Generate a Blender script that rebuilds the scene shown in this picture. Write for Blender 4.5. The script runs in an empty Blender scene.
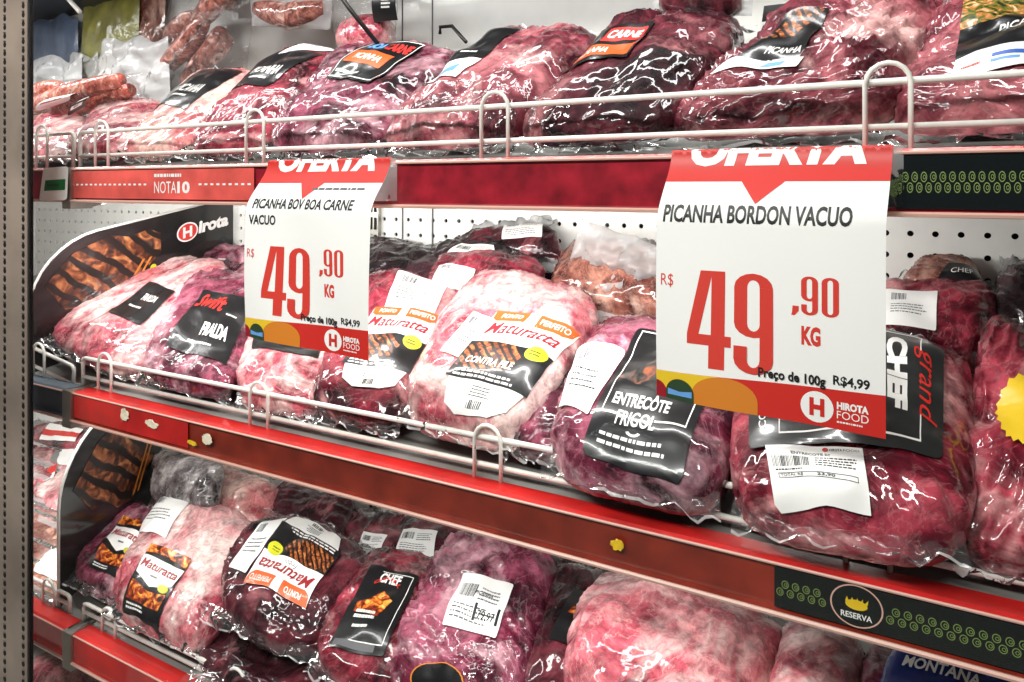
import bpy, bmesh, math, random
from mathutils import Vector, noise
from mathutils.bvhtree import BVHTree

C = bpy.context.scene.collection
R = math.radians
V = Vector
random.seed(4)

# ------------------------------------------------------------------ camera
YAW = R(29.8); F = 740.0; HY = 187.0
CAM = V((0.0, -0.75, 1.5))
cs, sn = math.cos(YAW), math.sin(YAW)
cd = bpy.data.cameras.new('camera'); cam = bpy.data.objects.new('camera', cd); C.objects.link(cam)
cam.location = CAM; cam.rotation_euler = (R(90), 0, YAW)
cd.sensor_width = 36; cd.lens = F / 1024 * 36; cd.shift_y = -(341 - HY) / 1024
cd.clip_start = 0.02
bpy.context.scene.camera = cam

def ray(px, py):
    xr = (px - 512) / F; zr = (HY - py) / F
    return V((xr * cs - sn, xr * sn + cs, zr))

def at(px, py, Y):
    d = ray(px, py)
    return CAM + d * ((Y - CAM.y) / d.y)

# ------------------------------------------------------------------ materials
M = {}
def newmat(name):
    m = bpy.data.materials.new(name); m.use_nodes = True
    nt = m.node_tree; b = nt.nodes['Principled BSDF']
    M[name] = m
    return m, nt, b
def hexc(r, g, b):
    f = lambda c: ((c/255+0.055)/1.055)**2.4 if c > 10 else c/255/12.92
    return (f(r), f(g), f(b), 1)
def plain(name, rgb, rough=0.5, metal=0.0, coat=0.0, vary=0.0, vscale=20, bump=0.0, bscale=80):
    m, nt, b = newmat(name)
    col = hexc(*rgb)
    b.inputs['Base Color'].default_value = col
    b.inputs['Roughness'].default_value = rough
    b.inputs['Metallic'].default_value = metal
    b.inputs['Coat Weight'].default_value = coat
    b.inputs['Coat Roughness'].default_value = 0.08
    tc = nt.nodes.new('ShaderNodeTexCoord')
    if vary:
        n = nt.nodes.new('ShaderNodeTexNoise'); n.inputs['Scale'].default_value = vscale; n.inputs['Detail'].default_value = 5
        nt.links.new(tc.outputs['Object'], n.inputs['Vector'])
        r = nt.nodes.new('ShaderNodeValToRGB')
        r.color_ramp.elements[0].position = 0.3; r.color_ramp.elements[1].position = 0.7
        r.color_ramp.elements[0].color = tuple(c*(1-vary) for c in col[:3]) + (1,)
        r.color_ramp.elements[1].color = tuple(min(1, c*(1+vary)) for c in col[:3]) + (1,)
        nt.links.new(n.outputs['Fac'], r.inputs['Fac']); nt.links.new(r.outputs['Color'], b.inputs['Base Color'])
    if bump:
        n = nt.nodes.new('ShaderNodeTexNoise'); n.inputs['Scale'].default_value = bscale; n.inputs['Detail'].default_value = 4
        nt.links.new(tc.outputs['Object'], n.inputs['Vector'])
        bp = nt.nodes.new('ShaderNodeBump'); bp.inputs['Strength'].default_value = bump; bp.inputs['Distance'].default_value = 0.003
        nt.links.new(n.outputs['Fac'], bp.inputs['Height']); nt.links.new(bp.outputs['Normal'], b.inputs['Normal'])
        nt.links.new(bp.outputs['Normal'], b.inputs['Coat Normal'])
    return m

def meat(name, dark, mid, light, fat, fatat=0.62, fatsoft=0.05, scale=16, streak=0.5, crink=0.7):
    m, nt, b = newmat(name); L = nt.links.new; N = nt.nodes.new
    tc = N('ShaderNodeTexCoord'); oi = N('ShaderNodeObjectInfo')
    mul = N('ShaderNodeMath'); mul.operation = 'MULTIPLY'; mul.inputs[1].default_value = 37.0
    L(oi.outputs['Random'], mul.inputs[0])
    add = N('ShaderNodeVectorMath'); add.operation = 'ADD'
    L(tc.outputs['Object'], add.inputs[0]); L(mul.outputs[0], add.inputs[1])
    def nz(sc, det=5, dist=0.0, rough=0.55, kind=None):
        n = N('ShaderNodeTexNoise')
        if kind: n.noise_type = kind
        n.inputs['Scale'].default_value = sc; n.inputs['Detail'].default_value = det
        n.inputs['Distortion'].default_value = dist; n.inputs['Roughness'].default_value = rough
        L(add.outputs[0], n.inputs['Vector']); return n
    def ramp(src, stops):
        r = N('ShaderNodeValToRGB'); e = r.color_ramp.elements
        while len(e) < len(stops): e.new(0.5)
        for i, (p, c) in enumerate(stops): e[i].position = p; e[i].color = c
        L(src, r.inputs['Fac']); return r
    n1 = nz(scale*0.8, 8, 1.2, 0.65)
    base = ramp(n1.outputs['Fac'], [(0.38, hexc(*dark)), (0.5, hexc(*mid)), (0.61, hexc(*light))])
    n2 = nz(scale*0.55, 6, 1.8, 0.6)
    fm = ramp(n2.outputs['Fac'], [(fatat - fatsoft, (0,0,0,1)), (fatat + fatsoft, (1,1,1,1))])
    n3 = nz(scale*1.1, 5, 3.0, 0.6)
    sm = ramp(n3.outputs['Fac'], [(0.475, (0,0,0,1)), (0.5, (streak,)*3 + (1,)), (0.525, (0,0,0,1))])
    mx = N('ShaderNodeMixRGB'); L(base.outputs[0], mx.inputs[1]); mx.inputs[2].default_value = hexc(*fat)
    mxf = N('ShaderNodeMath'); mxf.operation = 'MAXIMUM'; L(fm.outputs[0], mxf.inputs[0]); L(sm.outputs[0], mxf.inputs[1])
    L(mxf.outputs[0], mx.inputs[0])
    n4 = nz(58, 8, 0.6, 0.72); dm = ramp(n4.outputs['Fac'], [(0.36, (0.4,0.34,0.36,1)), (0.52, (0.92,0.9,0.9,1)), (0.64, (1.25,1.22,1.22,1))])
    ml = N('ShaderNodeMixRGB'); ml.blend_type = 'MULTIPLY'; ml.inputs[0].default_value = 0.85
    L(mx.outputs[0], ml.inputs[1]); L(dm.outputs[0], ml.inputs[2]); L(ml.outputs[0], b.inputs['Base Color'])
    r1 = nz(34, 3, 1.2, 0.5, 'RIDGED_MULTIFRACTAL'); r2 = nz(17, 3, 1.0)
    sumh = N('ShaderNodeMath'); sumh.operation = 'ADD'; L(r1.outputs['Fac'], sumh.inputs[0]); L(r2.outputs['Fac'], sumh.inputs[1])
    mp = N('ShaderNodeMapping'); mp.inputs['Rotation'].default_value = (0.3, 0.2, 0.6); mp.inputs['Scale'].default_value = (1.0, 0.3, 0.8)
    L(add.outputs[0], mp.inputs['Vector']); L(mp.outputs[0], r1.inputs['Vector'])
    bp = N('ShaderNodeBump'); bp.inputs['Strength'].default_value = crink; bp.inputs['Distance'].default_value = 0.008
    mk = nz(9, 2, 0.5); mkr = ramp(mk.outputs['Fac'], [(0.42, (crink*0.12,)*3+(1,)), (0.6, (crink,)*3+(1,))])
    L(mkr.outputs[0], bp.inputs['Strength']); L(sumh.outputs[0], bp.inputs['Height'])
    bp2 = N('ShaderNodeBump'); bp2.inputs['Strength'].default_value = crink*0.5; bp2.inputs['Distance'].default_value = 0.003
    L(n1.outputs['Fac'], bp2.inputs['Height'])
    L(bp2.outputs['Normal'], b.inputs['Normal']); L(bp.outputs['Normal'], b.inputs['Coat Normal'])
    b.inputs['Roughness'].default_value = 0.5; b.inputs['Specular IOR Level'].default_value = 0.15
    b.inputs['Coat Weight'].default_value = 1.0; b.inputs['Coat Roughness'].default_value = 0.05
    b.inputs['Coat IOR'].default_value = 1.55
    return m

def clear(name, tint, gloss=0.25, rough=0.08, milk=0.0, bump=0.6, bscale=45, milkcol=(0.9,0.9,0.9,1)):
    m = bpy.data.materials.new(name); m.use_nodes = True; M[name] = m
    nt = m.node_tree; nt.nodes.clear(); N = nt.nodes.new; L = nt.links.new
    out = N('ShaderNodeOutputMaterial'); tr = N('ShaderNodeBsdfTransparent'); gl = N('ShaderNodeBsdfGlossy')
    tr.inputs['Color'].default_value = tint; gl.inputs['Roughness'].default_value = rough
    lw = N('ShaderNodeLayerWeight'); lw.inputs['Blend'].default_value = gloss
    mix = N('ShaderNodeMixShader'); L(lw.outputs['Fresnel'], mix.inputs['Fac'])
    sh = tr.outputs[0]
    if milk:
        df = N('ShaderNodeBsdfDiffuse'); df.inputs['Color'].default_value = milkcol
        tl = N('ShaderNodeBsdfTranslucent'); tl.inputs['Color'].default_value = milkcol
        a = N('ShaderNodeMixShader'); a.inputs['Fac'].default_value = 0.4; L(df.outputs[0], a.inputs[1]); L(tl.outputs[0], a.inputs[2])
        c = N('ShaderNodeMixShader'); c.inputs['Fac'].default_value = milk; L(tr.outputs[0], c.inputs[1]); L(a.outputs[0], c.inputs[2])
        sh = c.outputs[0]
    L(sh, mix.inputs[1]); L(gl.outputs[0], mix.inputs[2]); L(mix.outputs[0], out.inputs['Surface'])
    if bump:
        tc = N('ShaderNodeTexCoord'); n = N('ShaderNodeTexNoise'); n.noise_type = 'RIDGED_MULTIFRACTAL'
        n.inputs['Scale'].default_value = bscale; n.inputs['Detail'].default_value = 3; n.inputs['Distortion'].default_value = 1.2
        L(tc.outputs['Object'], n.inputs['Vector'])
        bp = N('ShaderNodeBump'); bp.inputs['Strength'].default_value = bump; bp.inputs['Distance'].default_value = 0.006
        L(n.outputs['Fac'], bp.inputs['Height']); L(bp.outputs['Normal'], gl.inputs['Normal']); L(bp.outputs['Normal'], lw.inputs['Normal'])
    return m

def picture(name, stops, scale=7, bands=0, bandcol=(20,10,6), dist=1.5):
    """a printed photograph on a label (grilled meat, vegetables): noise colours, optional grill bars"""
    m, nt, b = newmat(name); N = nt.nodes.new; L = nt.links.new
    uv = N('ShaderNodeTexCoord'); n = N('ShaderNodeTexNoise'); n.inputs['Scale'].default_value = scale
    n.inputs['Detail'].default_value = 5; n.inputs['Distortion'].default_value = dist
    L(uv.outputs['UV'], n.inputs['Vector'])
    r = N('ShaderNodeValToRGB'); e = r.color_ramp.elements
    while len(e) < len(stops): e.new(0.5)
    for i, (p, c) in enumerate(stops): e[i].position = p; e[i].color = hexc(*c)
    L(n.outputs['Fac'], r.inputs['Fac'])
    o = r.outputs['Color']
    if bands:
        w = N('ShaderNodeTexWave'); w.inputs['Scale'].default_value = bands; w.inputs['Distortion'].default_value = 3.0
        w.inputs['Detail'].default_value = 2; w.bands_direction = 'DIAGONAL'
        L(uv.outputs['UV'], w.inputs['Vector'])
        wr = N('ShaderNodeValToRGB'); wr.color_ramp.elements[0].position = 0.55; wr.color_ramp.elements[1].position = 0.75
        L(w.outputs['Fac'], wr.inputs['Fac'])
        mx = N('ShaderNodeMixRGB'); L(wr.outputs[0], mx.inputs[0]); L(o, mx.inputs[1]); mx.inputs[2].default_value = hexc(*bandcol); o = mx.outputs[0]
    L(o, b.inputs['Base Color']); b.inputs['Roughness'].default_value = 0.35
    b.inputs['Coat Weight'].default_value = 0.4
    return m

meat('meat_wine',   (20,4,9), (62,14,26), (112,42,54), (176,112,116), 0.66, 0.07, 11, 0.12)
meat('meat_crimson',(44,5,16), (118,24,44), (176,66,82), (222,160,160), 0.60, 0.07, 11, 0.22)
meat('meat_pink',   (128,34,52), (200,92,106), (230,146,150), (246,214,208), 0.53, 0.08, 11, 0.4)
meat('meat_fat',    (168,72,78), (214,132,132), (234,178,170), (244,210,196), 0.5, 0.09, 10, 0.25, 0.6)
meat('meat_magenta',(34,7,20), (104,30,54), (168,84,108), (222,172,182), 0.58, 0.08, 11, 0.2, 0.9)
meat('meat_dusty',  (60,14,26), (134,58,70), (196,118,124), (226,176,172), 0.62, 0.08, 9, 0.12, 1.0)
meat('meat_tan',    (120,50,44), (190,112,92), (224,164,136), (240,204,180), 0.55, 0.1, 10, 0.2, 0.5)
meat('meat_brown',  (66,26,24), (128,72,60), (172,116,98), (214,176,158), 0.60, 0.1, 14, 0.3)
meat('meat_black',  (14,10,12), (34,20,26), (66,36,44), (140,110,114), 0.70, 0.05, 14, 0.15, 0.9)
meat('meat_grey',   (40,36,38), (104,98,98), (166,160,158), (220,214,210), 0.6, 0.1, 14, 0.3)
meat('sausage_meat',(150,50,40), (206,98,82), (228,140,118), (244,200,180), 0.58, 0.05, 60, 0.5, 0.5)
meat('cured_sausage',(96,44,38), (156,88,76), (196,128,112), (230,190,176), 0.58, 0.05, 40, 0.4, 0.5)
clear('film', (1,1,1,1), 0.22, 0.1, 0.05)
clear('film_milky', (1,1,1,1), 0.25, 0.15, 0.45)
clear('film_seal', (1,1,1,1), 0.3, 0.2, 0.6)
clear('bag_white', (1,1,1,1), 0.3, 0.15, 0.75, 0.8, 30)
clear('pane', (0.975,0.985,0.98,1), 0.06, 0.0, 0, 0)
plain('paper', (246,245,242), 0.55)
plain('sticker', (244,243,240), 0.4, coat=0.3)
plain('ink', (22,22,24), 0.5)
plain('ink_grey', (90,90,94), 0.5)
plain('label_black', (22,22,24), 0.3, coat=0.5)
plain('label_charcoal', (40,42,42), 0.3, coat=0.5)
plain('label_white', (244,242,238), 0.35, coat=0.4)
plain('print_red', (206,44,36), 0.45)
plain('print_price', (214,60,48), 0.5)
plain('print_orange', (228,92,36), 0.4, coat=0.3)
plain('print_amber', (214,128,40), 0.45)
plain('print_yellow', (234,196,44), 0.4)
plain('print_lime', (196,196,40), 0.4)
plain('print_green', (44,68,44), 0.45)
plain('tag_green', (14,110,52), 0.45)
plain('print_blue', (62,104,190), 0.45)
plain('print_sky', (104,160,222), 0.45)
plain('print_maroon', (150,24,38), 0.45)
plain('print_ornament', (128,150,84), 0.4)
plain('rail_red', (196,36,34), 0.28, coat=0.6, vary=0.28, vscale=14, bump=0.08, bscale=40)
plain('rail_crimson', (146,28,42), 0.3, coat=0.5, vary=0.45, vscale=30, bump=0.1, bscale=50)
plain('rail_grey', (76,88,98), 0.75, vary=0.1)
plain('rail_deep', (128,42,28), 0.25, coat=0.6, vary=0.35, vscale=22, bump=0.1, bscale=50)
plain('strip_coral', (224,92,84), 0.3, coat=0.4, vary=0.3, vscale=16)
plain('strip_black', (18,24,24), 0.16, coat=0.8, bump=0.05, bscale=30)
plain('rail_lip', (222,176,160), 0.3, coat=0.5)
plain('white_enamel', (232,231,226), 0.3, coat=0.4, vary=0.05)
plain('wire_white', (238,236,228), 0.35, coat=0.3, vary=0.08, vscale=60)
plain('deck_grey', (146,144,140), 0.35, metal=0.3, vary=0.12)
plain('steel', (168,164,156), 0.32, metal=0.9, vary=0.15)
plain('dark_steel', (46,44,42), 0.4, metal=0.6)
plain('void', (10,10,11), 0.8)
plain('post_steel', (138,126,114), 0.4, metal=0.15, vary=0.45, vscale=5)  # blotchy tone stands in for reflections on the metal stile
plain('rubber', (14,14,15), 0.6)
plain('tray_black', (20,20,22), 0.25, coat=0.5)
plain('board_black', (26,24,24), 0.22, coat=0.6, vary=0.1)
plain('pouch_olive', (132,128,58), 0.3, coat=0.5, vary=0.4, vscale=26, bump=0.4)
plain('pouch_blue', (84,98,122), 0.35, coat=0.4, vary=0.4, vscale=20, bump=0.3)
plain('bag_blue', (22,46,120), 0.25, coat=0.7, vary=0.15, vscale=30, bump=0.3)
plain('wood_brown', (160,104,66), 0.5, vary=0.2)
plain('residue', (236,226,200), 0.6, vary=0.15, vscale=120)
plain('residue_yellow', (230,190,40), 0.5, vary=0.15, vscale=120)
plain('floor_tile', (180,176,168), 0.3, vary=0.05)
plain('tray_white', (238,236,232), 0.3, coat=0.4)
picture('grill', [(0.34,(34,14,8)),(0.48,(120,58,26)),(0.6,(186,108,56)),(0.72,(214,150,84))], 9, 5)
picture('grill_large', [(0.34,(26,12,8)),(0.48,(96,48,26)),(0.6,(160,94,54)),(0.72,(206,150,96))], 3.2, 1.5)
picture('barbecue', [(0.35,(30,12,6)),(0.47,(150,48,18)),(0.56,(228,128,40)),(0.68,(250,214,110))], 6)
picture('salad', [(0.35,(40,26,14)),(0.46,(90,110,40)),(0.56,(200,120,60)),(0.68,(236,210,160))], 9)
picture('smoke', [(0.35,(24,24,24)),(0.5,(60,56,54)),(0.65,(150,84,56)),(0.78,(190,120,90))], 4)

# ------------------------------------------------------------------ objects
def tag(o, label=None, cat=None, group=None, kind=None):
    if label: o['label'] = label
    if cat: o['category'] = cat
    if group: o['group'] = group
    if kind: o['kind'] = kind
    return o
def empty(name, loc, label, cat, group=None):
    o = bpy.data.objects.new(name, None); C.objects.link(o); o.location = loc; o.empty_display_size = 0.02
    return tag(o, label, cat, group)
def mesh_obj(name, verts, faces, mats, parent=None, fm=None, uvs=None, smooth=True, loc=None):
    """verts are in world space; the object's origin goes to its parent's place (or loc)"""
    o0 = V(parent_world(parent)) if parent else (V(loc) if loc else V((0,0,0)))
    me = bpy.data.meshes.new(name)
    me.from_pydata([tuple(V(v) - o0) for v in verts], [], faces)
    if not isinstance(mats, (list, tuple)): mats = [mats]
    for m in mats: me.materials.append(M[m])
    if fm:
        for p, i in zip(me.polygons, fm): p.material_index = i
    if uvs:
        ul = me.uv_layers.new(name='UVMap')
        for lp in me.loops: ul.data[lp.index].uv = uvs[lp.vertex_index]
    for p in me.polygons: p.use_smooth = smooth
    me.update()
    o = bpy.data.objects.new(name, me); C.objects.link(o)
    if parent: o.parent = parent
    else: o.location = o0
    return o
def parent_world(p):
    w = V(p.location)
    while p.parent: p = p.parent; w = w + V(p.location)
    return w

class MB:
    def __init__(s): s.v = []; s.f = []; s.m = []
    def add(s, vs, fs, mi=0):
        b = len(s.v); s.v += [V(v) for v in vs]; s.f += [tuple(i + b for i in f) for f in fs]; s.m += [mi]*len(fs); return s
    def box(s, lo, hi, mi=0):
        x0,y0,z0 = lo; x1,y1,z1 = hi
        vs = [(x0,y0,z0),(x1,y0,z0),(x1,y1,z0),(x0,y1,z0),(x0,y0,z1),(x1,y0,z1),(x1,y1,z1),(x0,y1,z1)]
        return s.add(vs, [(3,2,1,0),(4,5,6,7),(0,1,5,4),(1,2,6,5),(2,3,7,6),(3,0,4,7)], mi)
    def prism(s, prof, x0, x1, mi=0):
        """closed (y,z) profile extruded along x"""
        n = len(prof); vs = [(x0,y,z) for y,z in prof] + [(x1,y,z) for y,z in prof]
        fs = [(i,(i+1)%n,(i+1)%n+n,i+n) for i in range(n)] + [tuple(range(n))[::-1], tuple(range(n,2*n))]
        return s.add(vs, fs, mi)
    def tube(s, pts, r, seg=10, mi=0, cap=True):
        pts = [V(p) for p in pts]; rings = []
        up = V((0.13,0.21,1)).normalized()
        for i, p in enumerate(pts):
            a = pts[max(0,i-1)]; b = pts[min(len(pts)-1,i+1)]
            t = (b-a).normalized()
            e = t.cross(up)
            if e.length < 1e-3: e = t.cross(V((1,0,0)))
            e.normalize(); g = t.cross(e)
            rr = r[i] if isinstance(r, (list,tuple)) else r
            rings.append([p + (e*math.cos(2*math.pi*k/seg) + g*math.sin(2*math.pi*k/seg))*rr for k in range(seg)])
        vs = [v for rg in rings for v in rg]
        fs = [(i*seg+k, i*seg+(k+1)%seg, (i+1)*seg+(k+1)%seg, (i+1)*seg+k) for i in range(len(pts)-1) for k in range(seg)]
        if cap: fs += [tuple(range(seg))[::-1], tuple(range((len(pts)-1)*seg, len(pts)*seg))]
        return s.add(vs, fs, mi)
    def build(s, name, mats, parent=None, smooth=False, loc=None):
        return mesh_obj(name, s.v, s.f, mats, parent, s.m, None, smooth, loc)

# ------------------------------------------------------------------ print: flat art in 0..1 x 0..1 laid on a surface
_txt = {}
def text_geo(s, bold=0.0, shear=0.0):
    k = (s, bold, shear)
    if k not in _txt:
        c = bpy.data.curves.new('t', 'FONT'); c.body = s; c.size = 1; c.offset = bold; c.shear = shear; c.resolution_u = 3
        o = bpy.data.objects.new('t', c); C.objects.link(o)
        dg = bpy.context.evaluated_depsgraph_get(); e = o.evaluated_get(dg); me = e.to_mesh()
        vs = [(v.co.x, v.co.y) for v in me.vertices]; fs = [tuple(p.vertices) for p in me.polygons]
        e.to_mesh_clear(); bpy.data.objects.remove(o); bpy.data.curves.remove(c)
        _txt[k] = (vs, fs)
    vs, fs = _txt[k]
    xs = [v[0] for v in vs]; ys = [v[1] for v in vs]
    x0, x1, y0, y1 = min(xs), max(xs), min(ys), max(ys)
    return [((x-x0)/(x1-x0 or 1), (y-y0)/(y1-y0 or 1)) for x, y in vs], fs

class Art:
    """collects coloured flat shapes; each later shape lies a hair above the earlier ones"""
    def __init__(s): s.ops = []
    def poly(s, m, pts): s.ops.append((m, [tuple(p) for p in pts], [tuple(range(len(pts)))])); return s
    def rect(s, m, x0, y0, x1, y1): return s.poly(m, [(x0,y0),(x1,y0),(x1,y1),(x0,y1)])
    def rrect(s, m, x0, y0, x1, y1, rx, ry, n=4):
        pts = []
        for cx, cy, a0 in ((x1-rx,y0+ry,-90),(x1-rx,y1-ry,0),(x0+rx,y1-ry,90),(x0+rx,y0+ry,180)):
            for i in range(n+1):
                a = R(a0 + 90*i/n); pts.append((cx+rx*math.cos(a), cy+ry*math.sin(a)))
        return s.poly(m, pts)
    def disc(s, m, cx, cy, rx, ry, n=24): return s.poly(m, [(cx+rx*math.cos(2*math.pi*i/n), cy+ry*math.sin(2*math.pi*i/n)) for i in range(n)])
    def ring(s, m, cx, cy, rx, ry, t, n=28, a0=0, a1=360):
        vs = []; 
        for i in range(n+1):
            a = R(a0+(a1-a0)*i/n)
            vs += [(cx+rx*math.cos(a), cy+ry*math.sin(a)), (cx+rx*(1-t)*math.cos(a), cy+ry*(1-t)*math.sin(a))]
        s.ops.append((m, vs, [(2*i,2*i+2,2*i+3,2*i+1) for i in range(n)])); return s
    def frame(s, m, x0, y0, x1, y1, tx, ty):
        s.ops.append((m, [(x0,y0),(x1,y0),(x1,y1),(x0,y1),(x0+tx,y0+ty),(x1-tx,y0+ty),(x1-tx,y1-ty),(x0+tx,y1-ty)],
                      [(0,1,5,4),(1,2,6,5),(2,3,7,6),(3,0,4,7)])); return s
    def text(s, m, t, x0, y0, x1, y1, bold=0.0, shear=0.0, rot=0):
        if not t: return s
        vs, fs = text_geo(t, bold, shear)
        if rot == 0: vs = [(x0+(x1-x0)*x, y0+(y1-y0)*y) for x, y in vs]
        elif rot == -90: vs = [(x0+(x1-x0)*y, y1-(y1-y0)*x) for x, y in vs]      # reads downward
        elif rot == 90: vs = [(x1-(x1-x0)*y, y0+(y1-y0)*x) for x, y in vs]
        elif rot == 180: vs = [(x1-(x1-x0)*x, y1-(y1-y0)*y) for x, y in vs]
        s.ops.append((m, vs, fs)); return s
    def arctext(s, m, t, cx, cy, rx, ry, a0, a1, h, bold=0.0):
        vs, fs = text_geo(t, bold)
        out = []
        for x, y in vs:
            a = R(a0+(a1-a0)*x); k = 1 + h*(y)
            out.append((cx+rx*k*math.cos(a), cy+ry*k*math.sin(a)))
        s.ops.append((m, out, fs)); return s
    def bars(s, m, x0, y0, x1, y1, n=24, seed=1):
        rd = random.Random(seed); w = (x1-x0)/n; vs = []; fs = []
        for i in range(n):
            a = x0+i*w; b = a + w*rd.uniform(0.25,0.85); k = len(vs)
            vs += [(a,y0),(b,y0),(b,y1),(a,y1)]; fs.append((k,k+1,k+2,k+3))
        s.ops.append((m, vs, fs)); return s
    def lines(s, m, x0, y0, x1, y1, n=4, fill=0.45, seed=3):
        """rows of tiny unreadable print"""
        rd = random.Random(seed); h = (y1-y0)/n; vs = []; fs = []
        for i in range(n):
            x = x0; y = y1-(i+1)*h+h*0.25; e = x0+(x1-x0)*rd.uniform(0.75,1)
            while x < e:
                w = (x1-x0)*rd.uniform(0.03,0.12); b = min(x+w, e); k = len(vs)
                vs += [(x,y),(b,y),(b,y+h*fill),(x,y+h*fill)]; fs.append((k,k+1,k+2,k+3)); x = b+(x1-x0)*0.02
        s.ops.append((m, vs, fs)); return s
    def glyph(s, m, ch, x0, y0, x1, y1):
        """tall narrow slab digits of the price"""
        X = lambda u: x0+(x1-x0)*u; Y = lambda v: y0+(y1-y0)*v
        def q(pts): s.poly(m, [(X(a),Y(b)) for a,b in pts])
        def arcband(c0, c1, ro, ri, a0, a1, n=8):
            vs = []
            for i in range(n+1):
                a = R(a0+(a1-a0)*i/n)
                vs += [(X(c0+ro[0]*math.cos(a)), Y(c1+ro[1]*math.sin(a))), (X(c0+ri[0]*math.cos(a)), Y(c1+ri[1]*math.sin(a)))]
            s.ops.append((m, vs, [(2*i,2*i+2,2*i+3,2*i+1) for i in range(n)]))
        t = 0.34
        if ch == '4':
            q([(0.5,0),(0.86,0),(0.86,0.235),(0.5,0.235)])
            q([(0,0.235),(1,0.235),(1,0.345),(0,0.345)])
            q([(0.55,0.345),(0.86,0.345),(0.86,1),(0.55,1)])
            q([(0,0.345),(0.27,0.345),(0.55,0.94),(0.55,1),(0.3,1)])
        if ch in '90':
            lo = 0.36 if ch == '9' else 0.0
            arcband(0.5, 0.86, (0.5,0.14), (0.5-t,0.075), 0, 180)
            arcband(0.5, lo+0.14, (0.5,0.14), (0.5-t,0.075), 180, 360)
            q([(0,lo+0.14),(t,lo+0.14),(t,0.86),(0,0.86)])
            q([(1-t,0.14),(1,0.14),(1,0.86),(1-t,0.86)])
            if ch == '9':
                arcband(0.5, 0.14, (0.5,0.14), (0.5-t,0.075), 180, 360)
                q([(0,0.14),(t,0.14),(t,0.27),(0,0.27)])
        if ch == ',':
            q([(0.1,0.25),(0.0,0),(0.45,0),(1,0.5),(1,1),(0.2,1)])
        return s
    def build(s, name, mapper, dims, parent, step=0.004, lift=0.00025, off=0.0):
        """mapper(u,v,offset)->world; dims = rough (width,height) in metres"""
        W, H = dims; mats = []; V_ = []; F_ = []; FM = []; UV = []; boxes = []
        for m, vs, fs in s.ops:
            xs = [p[0] for p in vs]; ys = [p[1] for p in vs]; bb = (min(xs),max(xs),min(ys),max(ys)); li = 0
            for b2, l2 in boxes:
                if l2 >= li and bb[0] < b2[1] and bb[1] > b2[0] and bb[2] < b2[3] and bb[3] > b2[2]: li = l2+1
            boxes.append((bb, li))
            if m not in mats: mats.append(m)
            mi = mats.index(m)
            bm = bmesh.new(); bv = [bm.verts.new((x*W, y*H, 0)) for x, y in vs]
            for f in fs:
                try: bm.faces.new([bv[i] for i in f])
                except ValueError: pass
            bmesh.ops.triangulate(bm, faces=bm.faces[:])
            for _ in range(7):
                ed = [e for e in bm.edges if e.calc_length() > step*1.6]
                if not ed: break
                bmesh.ops.subdivide_edges(bm, edges=ed, cuts=1)
                bmesh.ops.triangulate(bm, faces=[f for f in bm.faces if len(f.verts) > 3])
            bm.verts.index_update(); base = len(V_)
            for v in bm.verts:
                u, w = v.co.x/W, v.co.y/H
                V_.append(mapper(u, w, off+li*lift)); UV.append((u*W*10, w*H*10))
            for f in bm.faces:
                F_.append(tuple(v.index+base for v in f.verts)); FM.append(mi)
            bm.free()
        return mesh_obj(name, V_, F_, mats, parent, FM, UV, True)

# ------------------------------------------------------------------ shelves
TILT = math.tan(R(14)); YD = 0.02
SH = {'top': dict(fold=1.5347, bot=1.4736, wires=(1.599,1.5565)),
      'mid': dict(fold=1.141, bot=1.088, wires=(1.190,1.156)),
      'low': dict(fold=0.715, bot=0.662, wires=(0.745,0.729))}
YB = 0.45
def deck_z(sh, y): return SH[sh]['fold'] - 0.006 + (y - YD)*TILT

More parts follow.
